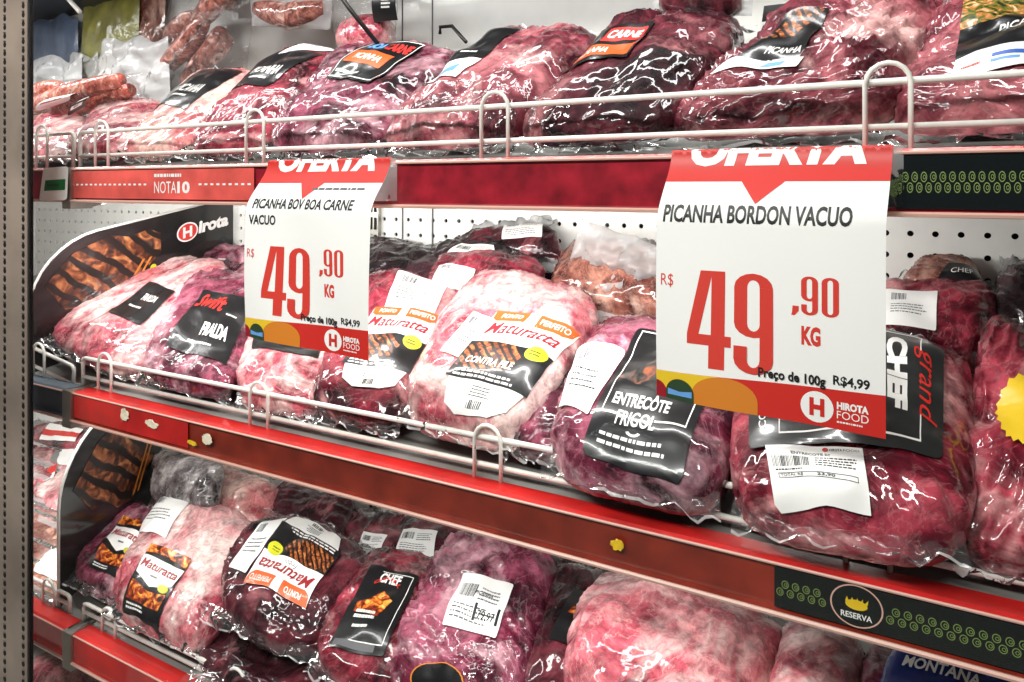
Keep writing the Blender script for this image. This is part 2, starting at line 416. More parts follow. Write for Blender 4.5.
# ------------------------------------------------------------------ packs
SEED = [0]
REPORT = []
class Pack: pass
def cube_sphere(n):
    vs = {}; fs = []; lst = []
    def vid(p):
        k = tuple(round(c, 5) for c in p)
        if k not in vs: vs[k] = len(lst); lst.append(p)
        return vs[k]
    for ax in range(3):
        for sgn in (-1, 1):
            for i in range(n):
                for j in range(n):
                    q = []
                    for a, b in ((i,j),(i+1,j),(i+1,j+1),(i,j+1)):
                        p = [0,0,0]; p[ax] = sgn; p[(ax+1)%3] = -1+2*a/n; p[(ax+2)%3] = -1+2*b/n
                        q.append(vid(tuple(p)))
                    fs.append(tuple(q) if sgn > 0 else tuple(q[::-1]))
    return lst, fs
CS = {}
def pack(name, label, cat, sh, q, y, H, mat, group=None, k=4.5, mexp=2.5, lump=0.007, wr=0.0028, drop=0.05, n=26,
         film=(0.02, 0.02), filmmat='film', body='meat', grow=1.07, lumpscale=16):
    """q: the four corners of the pack's seam seen in the photograph (front-left, front-right, back-right, back-left),
    y: how deep in the case the front and the back of the pack lie"""
    SEED[0] += 1; sd = V((SEED[0]*3.7, SEED[0]*1.3, SEED[0]*0.9))
    ys = (y[0],y[0],y[1],y[1]) if len(y) == 2 else y
    c = [at(px,py,yy) for (px,py),yy in zip(q, ys)]
    g0 = (c[0]+c[1]+c[2]+c[3])/4; c = [g0+(p-g0)*grow for p in c]
    nrm = (c[2]-c[0]).cross(c[3]-c[1]).normalized()
    if nrm.z < 0: nrm = -nrm
    ctr = (c[0]+c[1]+c[2]+c[3])/4
    e1 = (c[1]-c[0]).normalized(); e2_ = nrm.cross(e1); an = (SEED[0]*2.39996) % 3.14
    ax1 = e1*math.cos(an)+e2_*math.sin(an); ax2 = e2_*math.cos(an)-e1*math.sin(an)
    if n not in CS: CS[n] = cube_sphere(n)
    pts, fs = CS[n]
    def bil(u, v):
        a = (u+1)/2; b = (v+1)/2
        return c[0]*(1-a)*(1-b)+c[1]*a*(1-b)+c[2]*a*b+c[3]*(1-a)*b
    def surf(u, v, w, rough):
        r = ((abs(u)**k+abs(v)**k)**(mexp/k)+abs(w)**mexp)**(1/mexp)
        u, v, w = u/r, v/r, w/r
        p = bil(u, v)
        if w >= 0: p = p + nrm*(w*H)
        else:
            gap = p.z - deck_z(sh, p.y) if sh else drop
            p = p - V((0,0,1))*(-w*max(0.008, min(drop, gap-0.002))) 
        out = (p-ctr).normalized()*0.5 + nrm*(0.7 if w >= 0 else -0.2)
        l = noise.noise(p*lumpscale+sd)*lump + noise.noise(p*lumpscale*2.3+sd)*lump*0.4
        if rough:
            pa = p.dot(ax1); pb = p.dot(ax2); pc = p.dot(nrm)
            rg = 1-abs(noise.noise(V((pa*lumpscale*4.6, pb*lumpscale*1.3, pc*lumpscale*2))+sd*2+V((0,0,1))*noise.noise(p*20+sd)*0.8)); l += (rg**5-0.3)*wr*1.6 + noise.noise(p*95+sd)*wr*0.4
        if w < 0: l *= 0.35
        return p + out*l
    # whole length of the pack stays above its shelf
    sm = [surf(*p, False) for p in pts]; vs = [surf(*p, True) for p in pts]
    if sh:
        for v in vs:
            z0 = deck_z(sh, v.y)+0.001
            if v.z < z0: v.z = z0
    base = V((ctr.x, ctr.y, min(v.z for v in vs)))
    P = Pack(); P.root = empty(name, base, label, cat, group); P.n = nrm; P.c = c; P.H = H; P.bil = bil
    P.bvh = BVHTree.FromPolygons(sm, fs)
    P.body = mesh_obj(body, vs, fs, mat, P.root); P.sm = sm; P.base = base
    if film:
        for side, ext in ((-1, film[0]), (1, film[1])):
            if ext <= 0: continue
            fv = []; ff = []; b0 = 0; NU, NW = 26, 6
            for i in range(NU+1):
                u = -0.93+1.86*i/NU
                for j in range(NW+1):
                    t = (0,0.2,0.4,0.6,0.8,0.93,1.0)[j]; e = bil(u*0.97, side*0.88); e2 = bil(u, side*1.0); d = (e2-e).normalized()
                    wob = noise.noise(V((u*5, t*2+side*9, SEED[0]*1.7)))
                    wob2 = noise.noise(V((u*13, t*3+side*5, SEED[0]*2.7)))
                    p = e + d*(t*(ext*(1+0.5*wob2)+0.01)) + nrm*(wob*0.018*t+wob2*0.008*t + 0.006 - 0.01*t)
                    if sh: p.z = max(p.z, deck_z(sh, p.y)+0.002)
                    fv.append(p)
            ff += [(b0+i*(NW+1)+j, b0+(i+1)*(NW+1)+j, b0+(i+1)*(NW+1)+j+1, b0+i*(NW+1)+j+1) for i in range(NU) for j in range(NW)]
            mesh_obj('film_end', fv, ff, [filmmat, 'film_seal'], P.root, [1 if j == NW-1 else 0 for i in range(NU) for j in range(NW)])
    w = (c[1]-c[0]).length; l = ((c[2]+c[3])/2-(c[0]+c[1])/2).length
    REPORT.append('%-16s w%.3f l%.3f pitch%.0f gapF%.3f gapB%.3f' % (name, w, l, math.degrees(math.asin(((c[2]+c[3])/2-(c[0]+c[1])/2).normalized().z)),
          (c[0].z+c[1].z)/2-deck_z(sh or 'mid', ys[0]), (c[2].z+c[3].z)/2-deck_z(sh or 'mid', ys[2])))
    return P

def put(P, name, corners, art, off=0.0022, step=0.004, label=None):
    """corners in the photograph: bottom-left, bottom-right, top-right, top-left as the print reads"""
    w = []
    for px, py in corners:
        d = ray(px, py).normalized()
        hit = P.bvh.ray_cast(CAM, d)[0]
        if hit is None:
            p0 = P.bil(0,0) + P.n*P.H*0.6
            den = d.dot(P.n); t = (p0-CAM).dot(P.n)/den
            hit = CAM + d*t
            nr = P.bvh.find_nearest(hit)[0]
            if (nr-hit).length > 0.03: hit = nr
        w.append(hit)
    # the film lies smooth under a label
    ea, eb = ((w[1]-w[0])+(w[2]-w[3]))/2, ((w[3]-w[0])+(w[2]-w[1]))/2; wc = (w[0]+w[1]+w[2]+w[3])/4
    aa, bb_, ab = ea.dot(ea), eb.dot(eb), ea.dot(eb); det = aa*bb_-ab*ab
    if det > 1e-12:
        for v_, s_ in zip(P.body.data.vertices, P.sm):
            d = s_-wc; da, db = d.dot(ea), d.dot(eb)
            x = abs((da*bb_-db*ab)/det); y = abs((db*aa-da*ab)/det)
            if d.dot(P.n) > -0.05 and x < 0.62 and y < 0.62:
                k_ = min(1, max(0, (0.62-max(x,y))/0.1)); s2 = s_-P.base
                v_.co = v_.co.lerp(s2, k_)
    def mp(u, v, o):
        p = w[0]*(1-u)*(1-v)+w[1]*u*(1-v)+w[2]*u*v+w[3]*(1-u)*v
        h, nn, i, dd = P.bvh.ray_cast(p + P.n*0.15, -P.n)
        if h is None: h, nn, i, dd = P.bvh.find_nearest(p)
        if nn.dot(P.n) < 0: nn = P.n
        return h + (nn*0.5+P.n*0.5).normalized()*(off+o)
    W = (w[1]-w[0]).length; H = (w[3]-w[0]).length
    o = art.build(name, mp, (W, H), P.root, step)
    if label: o['label'] = label
    return o

# label designs ---------------------------------------------------------------
def art_price(seed=1, big=None):
    a = Art().rrect('sticker', 0,0,1,1,0.03,0.03).bars('ink', 0.07,0.55,0.4,0.82,16,seed)
    a.lines('ink_grey', 0.48,0.5,0.93,0.82,4,0.4,seed).lines('ink_grey', 0.08,0.12,0.9,0.42,4,0.35,seed+1)
    return a
def art_blank(seed=1):
    a = Art().rrect('sticker', 0,0,1,1,0.04,0.04).bars('ink_grey', 0.12,0.72,0.42,0.9,12,seed)
    return a.lines('ink', 0.12,0.3,0.85,0.62,4,0.3,seed)
def art_black(word, sub=True, frame=False, y=0.3):
    a = Art().rrect('label_black', 0,0,1,1,0.04,0.04)
    if frame: a.frame('label_white', 0.05,0.05,0.95,0.95,0.012,0.012)
    if word: a.text('label_white', word, 0.25,y,0.85,y+0.2,0.02)
    if sub: a.lines('label_white', 0.35,y-0.13,0.8,y-0.05,1,0.5)
    return a
def art_maturatta(cut='CONTRA FILE'):
    a = Art()
    a.poly('label_white', [(0.02,0.3),(0.12,0.06),(0.3,0),(0.72,0),(0.9,0.06),(1,0.3),(1,1),(0,1)])
    a.poly('print_orange', [(0.1,0.86),(0.9,0.86),(0.98,0.9),(1,1),(0,1),(0.02,0.9)])
    a.rect('label_white', 0.44,0.84,0.56,1.0)
    a.text('label_white', 'PONTO', 0.12,0.905,0.38,0.965,0.01).text('label_white', 'PERFEITO', 0.6,0.905,0.94,0.965,0.01)
    a.text('print_maroon', 'Maturatta', 0.06,0.70,0.94,0.84,0.02,0.25)
    a.text('ink_grey', 'Friboi', 0.4,0.63,0.6,0.69,0.0,0.3)
    a.rect('label_black', 0.0,0.22,1,0.6)
    a.poly('grill', [(0.02,0.33),(0.3,0.3),(0.66,0.34),(0.72,0.5),(0.55,0.6),(0.2,0.6),(0.02,0.56)])
    a.disc('print_lime', 0.84,0.56,0.12,0.075).lines('ink', 0.77,0.53,0.91,0.59,2,0.4)
    a.text('label_white', cut, 0.12,0.36,0.7,0.43,0.02)
    a.lines('label_white', 0.08,0.23,0.92,0.3,2,0.5)
    a.lines('ink', 0.4,0.1,0.66,0.19,4,0.4).bars('ink', 0.42,0.03,0.6,0.08,8)
    return a
def art_maturatta_flame():
    a = Art().rrect('label_black', 0,0,1,1,0.05,0.04)
    a.poly('barbecue', [(0,0.82),(0.4,0.86),(0.5,0.94),(0.6,0.86),(1,0.82),(1,1),(0,1)])
    a.poly('label_white', [(0.04,0.48),(0.5,0.34),(0.96,0.48),(1,0.78),(0,0.78)])
    a.text('print_maroon', 'Maturatta', 0.06,0.58,0.94,0.72,0.02,0.2)
    a.lines('ink_grey', 0.4,0.47,0.6,0.52,1,0.5)
    a.poly('barbecue', [(0.06,0.12),(0.9,0.12),(0.94,0.34),(0.5,0.28),(0.06,0.36)])
    a.disc('print_lime', 0.8,0.4,0.13,0.06)
    return a.lines('label_white', 0.1,0.03,0.6,0.1,2,0.5)

# ------------------------------------------------------------------ MIDDLE SHELF
S = 'mid'
FRONT = 'vacuum packs along the front of the middle shelf'
P = pack('vacuum_pack', 'pale vacuum pack with small dark label beside the Hirota divider board on middle shelf', 'meat pack', S,
         [(46,338),(142,378),(238,268),(150,258)], (0.05,0.33), 0.035, 'meat_pink', FRONT)
put(P, 'label', [(108,312),(140,326),(176,292),(150,282)], Art().rrect('label_black',0,0,1,1,0.04,0.04).text('label_white','FRALDA',0.3,0.55,0.8,0.72,0.02).lines('label_white',0.2,0.3,0.7,0.4,1))
P = pack('vacuum_pack', 'vacuum pack with black FRALDA label and red script, left of the BOA CARNE price sign', 'meat pack', S,
         [(138,374),(232,396),(268,288),(200,272)], (0.045,0.3), 0.04, 'meat_magenta', FRONT)
put(P, 'label', [(166,346),(226,366),(252,302),(204,290)], Art().rrect('label_black',0,0,1,1,0.03,0.03).text('print_red','Swift',0.05,0.66,0.62,0.92,0.02,0.4)
    .text('label_white','FRALDA',0.42,0.26,0.88,0.46,0.04).lines('label_white',0.3,0.12,0.8,0.18,1).lines('label_white',0.7,0.62,0.92,0.68,1))
P = pack('vacuum_pack', 'pale marbled vacuum pack on middle shelf directly under the BOA CARNE price sign', 'meat pack', S,
         [(236,398),(318,414),(352,330),(258,318)], (0.045,0.28), 0.045, 'meat_pink', FRONT)
put(P, 'label', [(252,350),(318,360),(336,322),(262,312)], Art().rrect('label_black',0,0,1,1,0.03,0.03))
P = pack('vacuum_pack', 'vacuum pack with Maturatta label half hidden behind the BOA CARNE price sign', 'meat pack', S,
         [(308,404),(402,428),(480,300),(374,272)], (0.05,0.3), 0.045, 'meat_crimson', FRONT, drop=0.06)
put(P, 'label', [(332,382),(400,396),(442,318),(376,308)], art_maturatta(''))
put(P, 'price_sticker', [(384,310),(433,318),(450,284),(399,271)], art_blank(3))
P = pack('vacuum_pack', 'pale pink vacuum pack with full Maturatta CONTRA FILE label at the centre of middle shelf', 'meat pack', S,
         [(400,408),(520,440),(606,306),(478,276)], (0.04,0.3), 0.055, 'meat_pink', FRONT, drop=0.07, n=34)
put(P, 'label', [(434,416),(514,444),(580,338),(498,312)], art_maturatta(), 0.003)
put(P, 'price_sticker', [(440,352),(464,360),(494,320),(474,312)], art_blank(5))
P = pack('vacuum_pack', 'dark wrinkled vacuum pack wedged between Maturatta and ENTRECOTE packs on middle shelf', 'meat pack', S,
         [(500,440),(562,452),(640,352),(590,338)], (0.05,0.27), 0.03, 'meat_magenta', FRONT, lump=0.01, wr=0.004)
P = pack('vacuum_pack', 'vacuum pack with black ENTRECOTE label and crumpled white sticker left of the BORDON sign', 'meat pack', S,
         [(545,458),(722,503),(748,352),(600,322)], (0.0,0.27), 0.05, 'meat_magenta', FRONT, drop=0.06, n=34)
a = Art().rrect('label_black',0,0,1,1,0.05,0.04)
a.poly('smoke', [(0.06,0.5),(0.3,0.44),(0.62,0.42),(0.86,0.55),(0.9,0.74),(0.4,0.68)])
a.frame('label_white',0.07,0.215,0.93,0.97,0.012,0.012).rect('label_black',0.23,0.19,0.62,0.24)
a.text('print_red','Cow',0.42,0.8,0.8,0.94,0.03).arctext('label_white','CHEF',0.6,0.86,0.2,0.14,230,320,-0.3,0.02)
a.text('label_white','ENTRECÔTE',0.14,0.28,0.72,0.39,0.03).text('label_white','FRIGOL',0.24,0.165,0.64,0.25,0.02)
a.ring('label_white',0.45,0.15,0.08,0.025,0.4,12,200,340)
a.lines('label_white',0.12,0.05,0.9,0.13,2,0.4)
put(P, 'label', [(582,455),(682,488),(728,350),(638,330)], a, 0.003)
put(P, 'price_sticker', [(559,409),(588,416),(626,352),(578,346)], art_blank(8))
P = pack('vacuum_pack', 'vacuum pack with CHEF label and HIROTA price sticker below the BORDON sign', 'meat pack', S,
         [(732,508),(968,545),(966,356),(748,338)], (-0.015,0.26), 0.055, 'meat_crimson', FRONT, drop=0.06, n=38, lump=0.009, wr=0.004)
a = Art().rrect('label_charcoal',0,0,1,1,0.03,0.04).frame('label_white',0.17,0.07,0.9,0.96,0.006,0.012)
a.rect('label_charcoal',0.88,0.3,0.93,0.75)
a.text('label_white','CHEF',0.735,0.26,0.835,0.88,0.06,rot=-90).text('print_red','grand',0.865,0.2,0.97,0.8,0.0,0.4,rot=-90)
a.text('label_white','CO',0.06,0.1,0.1,0.2,0.01,rot=90)
put(P, 'label', [(750,452),(942,462),(944,350),(752,338)], a, 0.003)
a = Art().poly('sticker', [(0,0.06),(0.06,0),(0.36,0.0),(0.55,0.03),(0.85,0.03),(1,0.02),(0.97,1),(0.02,1)])
a.disc('print_red',0.62,0.93,0.03,0.04).text('ink','HIROTA',0.66,0.905,0.78,0.95,0.02).text('ink_grey','FOOD',0.79,0.905,0.94,0.95)
a.text('ink','ENTRECOTE kg',0.27,0.79,0.66,0.86,0.02).bars('ink',0.06,0.57,0.45,0.77,26,4).lines('ink',0.5,0.56,0.93,0.78,4,0.5,6)
a.lines('ink',0.08,0.48,0.42,0.54,1,0.5).frame('ink',0.1,0.36,0.9,0.45,0.006,0.012)
a.text('ink','TOTAL R$',0.12,0.38,0.36,0.43,0.02).text('ink','23,90',0.5,0.38,0.68,0.43,0.02)
put(P, 'price_sticker', [(778,520),(872,520),(866,452),(764,448)], a, 0.004)
P = pack('vacuum_pack', 'crumpled crimson vacuum pack with round yellow seal at the right end of middle shelf', 'meat pack', S,
         [(956,548),(1110,578),(1110,352),(984,330)], (0.03,0.27), 0.05, 'meat_crimson', FRONT, lump=0.014, wr=0.006, drop=0.06, n=34)
put(P, 'seal', [(996,446),(1050,452),(1052,384),(1000,380)], Art().poly('print_yellow', [(0.5+0.5*(1+0.06*(-1)**i)*math.cos(i*math.pi/20), 0.5+0.5*(1+0.06*(-1)**i)*math.sin(i*math.pi/20)) for i in range(40)]), 0.007)

BACK = 'packs piled behind the front row of the middle shelf'
P = pack('vacuum_pack', 'crimson vacuum pack with white sticker lying behind the CHEF pack, right of the BORDON sign', 'meat pack', S,
         [(872,352),(985,358),(1000,292),(880,286)], (0.28,0.38), 0.035, 'meat_crimson', BACK, drop=0.1)
put(P, 'price_sticker', [(884,326),(936,332),(938,292),(886,290)], art_blank(9))
P = pack('vacuum_pack', 'dark brown pack with black label against perforated wall right of BORDON sign', 'meat pack', S,
         [(898,292),(985,298),(972,272),(920,266)], (0.37,0.43), 0.03, 'meat_brown', BACK, drop=0.12, film=None)
put(P, 'label', [(936,285),(984,290),(975,270),(948,264)], Art().rect('label_black',0,0,1,1).text('label_white','CHEF',0.25,0.3,0.8,0.6))
P = pack('vacuum_pack', 'grey plastic wrapped pack against perforated wall at right edge of middle shelf', 'meat pack', S,
         [(992,330),(1070,336),(1070,268),(1000,270)], (0.33,0.43), 0.03, 'meat_black', BACK, drop=0.12, filmmat='film_milky')
P = pack('bagged_roast', 'brown roast in a loose clear bag near the wall, left of BORDON sign', 'meat pack', S,
         [(548,300),(672,322),(665,258),(575,248)], (0.31,0.42), 0.05, 'meat_brown', BACK, drop=0.12, film=(0.02,0.06), filmmat='film_milky')
ROAST = P.root
P = pack('vacuum_pack', 'black wrapped pack in the back row, right behind the BOA CARNE price sign', 'meat pack', S,
         [(352,288),(462,292),(452,254),(360,240)], (0.30,0.42), 0.03, 'meat_black', BACK, drop=0.1, filmmat='film_milky')
P = pack('vacuum_pack', 'reddish pack with small white sticker behind the two Maturatta packs', 'meat pack', S,
         [(425,296),(530,302),(545,262),(440,258)], (0.27,0.36), 0.03, 'meat_crimson', BACK, drop=0.1)
put(P, 'price_sticker', [(432,288),(472,293),(476,270),(440,266)], art_blank(11))
P = pack('vacuum_pack', 'dark pack with slanted printed sticker in back row above the reddish pack', 'meat pack', S,
         [(430,268),(520,272),(528,248),(440,244)], (0.36,0.42), 0.03, 'meat_black', BACK, drop=0.12, film=None)
put(P, 'price_sticker', [(444,264),(498,264),(494,246),(462,244)], art_price(12))
P = pack('vacuum_pack', 'dark purple pack with white sticker leaning high against perforated wall', 'meat pack', S,
         [(455,252),(560,262),(552,226),(470,234)], (0.39,0.43), 0.025, 'meat_wine', BACK, drop=0.15, filmmat='film_milky')
put(P, 'price_sticker', [(502,240),(542,238),(544,217),(506,218)], art_price(13))
P = pack('vacuum_pack', 'purple vacuum pack lying behind the FRALDA pack, left of the BOA CARNE sign', 'meat pack', S,
         [(172,292),(256,300),(272,248),(200,250)], (0.31,0.42), 0.03, 'meat_magenta', BACK, drop=0.1)

# ------------------------------------------------------------------ LOWER SHELF
S = 'low'
FRONT = 'vacuum packs along the front of the lower shelf'
P = pack('vacuum_pack', 'small vacuum pack with flame label against the lower divider board', 'meat pack', S,
         [(72,574),(134,606),(190,524),(128,506)], (0.05,0.24), 0.035, 'meat_magenta', FRONT)
put(P, 'label', [(88,566),(122,582),(156,530),(124,516)], art_maturatta_flame())
P = pack('vacuum_pack', 'pink vacuum pack with flame label and white sticker, second from lower divider board', 'meat pack', S,
         [(108,604),(206,648),(266,530),(168,494)], (0.03,0.26), 0.045, 'meat_pink', FRONT, n=32)
put(P, 'label', [(124,614),(162,636),(192,560),(152,544)], art_maturatta_flame(), 0.003)
put(P, 'price_sticker', [(137,531),(166,539),(192,501),(155,493)], art_blank(21))
P = pack('vacuum_pack', 'rounded dark vacuum pack with upside down Maturatta label on lower shelf', 'meat pack', S,
         [(206,608),(322,660),(386,558),(262,512)], (0.05,0.26), 0.045, 'meat_wine', FRONT, k=2.4, n=34, film=(0.015,0.015), lump=0.009, wr=0.004)
put(P, 'label', [(351,545),(294,516),(244,584),(306,610)], art_maturatta(''), 0.003)
put(P, 'price_sticker', [(229,568),(246,574),(288,519),(262,523)], art_blank(22))
P = pack('vacuum_pack', 'dark shaded vacuum pack under the rounded pack at the front of lower shelf', 'meat pack', S,
         [(196,668),(330,730),(350,668),(226,618)], (0.02,0.12), 0.02, 'meat_wine', FRONT, drop=0.04, film=(0.03,0), lump=0.01, wr=0.005)
P = pack('vacuum_pack', 'dark vacuum pack with black CHEF flame label right of the rounded pack', 'meat pack', S,
         [(312,656),(398,704),(450,572),(372,552)], (0.04,0.26), 0.04, 'meat_crimson', FRONT, n=30)
a = Art().rrect('label_black',0,0,1,1,0.04,0.04).frame('label_white',0.1,0.08,0.92,0.95,0.012,0.01)
a.rect('label_black',0,0,0.3,1).text('label_white','CHEF',0.3,0.8,0.72,0.93,0.04).arctext('print_red','GRILL',0.5,0.72,0.24,0.12,160,20,0.3,0.02)
a.poly('barbecue',[(0.15,0.38),(0.62,0.36),(0.75,0.58),(0.5,0.7),(0.3,0.56),(0.12,0.5)])
a.lines('label_white',0.2,0.3,0.64,0.42,2,0.6).lines('label_white',0.25,0.2,0.6,0.26,1,0.5).rect('ink_grey',0.05,0.02,0.8,0.08)
put(P, 'label', [(329,648),(384,658),(420,578),(372,566)], a, 0.003)
P = pack('vacuum_pack', 'large vacuum pack with printed price sticker at the middle of lower shelf', 'meat pack', S,
         [(384,690),(516,735),(562,560),(452,540)], (0.04,0.28), 0.055, 'meat_magenta', FRONT, n=38, lump=0.01, wr=0.005)
a = art_price(31).rect('ink',0.48,0.18,0.53,0.46).rect('ink',0.9,0.18,0.95,0.46).text('ink','79,97',0.56,0.2,0.88,0.36,0.02).text('ink','PICANHA',0.4,0.62,0.72,0.7,0.02)
put(P, 'price_sticker', [(443,626),(496,640),(514,586),(464,574)], a, 0.003)
put(P, 'label', [(408,690),(462,706),(470,668),(418,656)], Art().disc('label_black',0.5,0.4,0.5,0.55).ring('print_amber',0.5,0.4,0.5,0.55,0.06))
P = pack('vacuum_pack', 'narrow dark vacuum pack between the price stickered pack and the pale fatty pack', 'meat pack', S,
         [(520,702),(574,722),(618,590),(560,568)], (0.05,0.28), 0.035, 'meat_wine', FRONT, film=(0.02,0.03))
put(P, 'label', [(548,640),(580,650),(604,598),(574,590)], Art().rect('label_black',0,0,1,1).poly('barbecue',[(0.2,0.5),(0.5,0.5),(0.55,0.62),(0.3,0.64)]))
P = pack('vacuum_pack', 'large pale fatty vacuum pack under the yellow spot on the middle rail', 'meat pack', S,
         [(560,694),(742,768),(780,628),(606,580)], (0.04,0.27), 0.06, 'meat_pink', FRONT, n=38, lump=0.024, wr=0.003, lumpscale=10, film=(0.02,0.04))
P = pack('vacuum_pack', 'pink vacuum pack below the left end of the black rail strip', 'meat pack', S,
         [(764,730),(848,760),(868,662),(784,632)], (0.05,0.25), 0.045, 'meat_pink', FRONT)
P = pack('vacuum_pack', 'tan and pink vacuum pack left of the blue MONTANA pack', 'meat pack', S,
         [(838,750),(910,770),(930,680),(868,654)], (0.06,0.25), 0.04, 'meat_magenta', FRONT)
P = pack('meat_bag', 'blue plastic meat bag lettered MONTANA at lower right under the rail', 'meat pack', S,
         [(868,740),(1070,780),(1075,672),(902,640)], (0.06,0.2), 0.02, 'bag_blue', body='bag', film=None, lump=0.004, wr=0.001)
put(P, 'lettering', [(900,668),(972,688),(976,674),(906,655)], Art().text('label_white','MONTANA',0.02,0.1,1.1,0.9,0.03), 0.002)

BACK = 'packs piled behind the front row of the lower shelf'
P = pack('vacuum_pack', 'pale fat covered pack behind the flame labelled pack on lower shelf', 'meat pack', S,
         [(186,510),(266,538),(284,492),(214,464)], (0.26,0.36), 0.04, 'meat_fat', BACK, drop=0.1)
P = pack('meat_bag', 'greyish crumpled clear bag pack beside the grilled steak picture on lower shelf', 'meat pack', S,
         [(152,500),(214,512),(224,462),(160,452)], (0.23,0.29), 0.03, 'meat_grey', BACK, drop=0.1, film=(0.03,0.02), filmmat='film_milky')
P = pack('vacuum_pack', 'dark red pack in lower back row above the rounded Maturatta pack', 'meat pack', S,
         [(258,532),(340,548),(356,500),(280,484)], (0.28,0.38), 0.03, 'meat_wine', BACK, drop=0.1)
P = pack('vacuum_pack', 'dark pack with white sticker in lower back row, above the CHEF flame pack', 'meat pack', S,
         [(340,560),(412,570),(424,524),(352,512)], (0.27,0.38), 0.03, 'meat_wine', BACK, drop=0.1)
put(P, 'price_sticker', [(358,552),(380,556),(388,536),(364,532)], art_price(41))
P = pack('vacuum_pack', 'dark pack with large white sticker in lower back row, left of price stickered pack', 'meat pack', S,
         [(392,566),(462,580),(474,534),(404,520)], (0.28,0.38), 0.035, 'meat_wine', BACK, drop=0.1)
put(P, 'price_sticker', [(396,558),(434,558),(438,532),(404,530)], art_price(42))
P = pack('vacuum_pack', 'pinkish pack with clear film end behind the price stickered pack', 'meat pack', S,
         [(450,572),(530,586),(545,548),(468,536)], (0.3,0.4), 0.03, 'meat_crimson', BACK, drop=0.1)
P = pack('vacuum_pack', 'dark red pack in lower back row, above the narrow dark pack', 'meat pack', S,
         [(545,606),(612,622),(622,576),(560,560)], (0.3,0.4), 0.03, 'meat_wine', BACK, drop=0.1)

# ------------------------------------------------------------------ TOP SHELF
S = 'top'
FRONT = 'vacuum packs along the front of the top shelf'
P = pack('vacuum_pack', 'pink vacuum pack behind the short wire guard at far left of top shelf', 'meat pack', S,
         [(8,155),(74,157),(96,122),(44,114)], (0.05,0.2), 0.02, 'meat_pink', FRONT)
P = pack('vacuum_pack', 'pink fat edged pack left of the first black PICANHA label on top shelf', 'meat pack', S,
         [(66,153),(128,152),(168,104),(108,100)], (0.05,0.24), 0.025, 'meat_pink', FRONT)
P = pack('vacuum_pack', 'vacuum pack with first black PICANHA label, left one of the two on top shelf', 'meat pack', S,
         [(118,152),(188,151),(262,74),(204,72)], (0.07,0.3), 0.03, 'meat_fat', FRONT)
put(P, 'label', [(136,109),(186,110),(244,72),(204,70)], art_black('PICANHA'))
P = pack('vacuum_pack', 'vacuum pack with second black PICANHA label, right one of the two on top shelf', 'meat pack', S,
         [(186,151),(268,150),(350,58),(284,52)], (0.07,0.3), 0.035, 'meat_crimson', FRONT)
put(P, 'label', [(213,91),(266,87),(324,55),(270,56)], art_black('PICANHA'))
put(P, 'price_sticker', [(278,55),(330,52),(345,43),(308,43)], art_blank(51))
P = pack('vacuum_pack', 'dark vacuum pack with black and orange slanted label above the BOA CARNE sign', 'meat pack', S,
         [(264,149),(380,147),(470,58),(350,48)], (0.07,0.29), 0.045, 'meat_magenta', FRONT, n=34, lump=0.01)
a = Art().poly('label_black',[(0,0),(1,0),(1,0.9),(0.8,1),(0,1)]).frame('label_white',0.03,0.04,0.97,0.96,0.015,0.02)
a.rect('print_orange',0.08,0.3,0.8,0.58).text('label_white','PICANHA',0.2,0.37,0.7,0.5,0.02).lines('label_white',0.1,0.1,0.7,0.2,1)
a.text('print_sky','BOA',0.14,0.68,0.42,0.86,0.04).text('print_red','CARNE',0.46,0.68,0.92,0.86,0.04)
put(P, 'label', [(326,80),(370,84),(430,47),(380,44)], a, 0.003)
P = pack('vacuum_pack', 'vacuum pack with dark label and white sticker right of the slanted label pack', 'meat pack', S,
         [(378,147),(510,141),(612,46),(500,36)], (0.07,0.29), 0.05, 'meat_dusty', FRONT, n=34, lump=0.01)
put(P, 'label', [(438,68),(482,60),(522,30),(488,32)], art_black('', True))
put(P, 'price_sticker', [(412,82),(456,78),(482,60),(438,66)], Art().rect('sticker',0,0,1,1).rect('print_sky',0.4,0.3,0.8,0.6))
P = pack('vacuum_pack', 'dark wine vacuum pack with orange and red CARNE label on top shelf', 'meat pack', S,
         [(514,145),(664,137),(752,32),(628,24)], (0.07,0.29), 0.05, 'meat_wine', FRONT, n=34, lump=0.011)
a = Art().rect('label_black',0,0,1,1).rect('print_orange',0.05,0.1,0.95,0.42).text('label_white','PICANHA',0.1,0.17,0.6,0.34,0.02)
a.rrect('print_red',0.3,0.52,0.95,0.9,0.04,0.06).text('label_white','CARNE',0.36,0.6,0.9,0.82,0.04)
put(P, 'label', [(560,70),(628,58),(656,22),(602,34)], a, 0.003)
P = pack('vacuum_pack', 'large wrinkled vacuum pack with black label above the BORDON price sign', 'meat pack', S,
         [(660,137),(888,125),(950,14),(800,8)], (0.075,0.29), 0.05, 'meat_dusty', FRONT, n=38, lump=0.013, wr=0.007)
put(P, 'label', [(738,58),(800,60),(830,10),(786,16)], Art().rect('label_black',0,0,1,1).poly('grill',[(0,0.4),(0.6,0.5),(0.95,1),(0.2,1)]).text('label_white','PICANHA',0.35,0.1,0.95,0.24,0.02))
put(P, 'price_sticker', [(704,78),(796,68),(804,58),(736,58)], Art().rect('sticker',0,0,1,1).rect('print_sky',0.55,0.3,0.8,0.75))
P = pack('vacuum_pack', 'vacuum pack with black food picture label at right end of top shelf', 'meat pack', S,
         [(886,133),(1100,123),(1110,8),(944,6)], (0.075,0.29), 0.05, 'meat_dusty', FRONT, n=36, lump=0.012, wr=0.005)
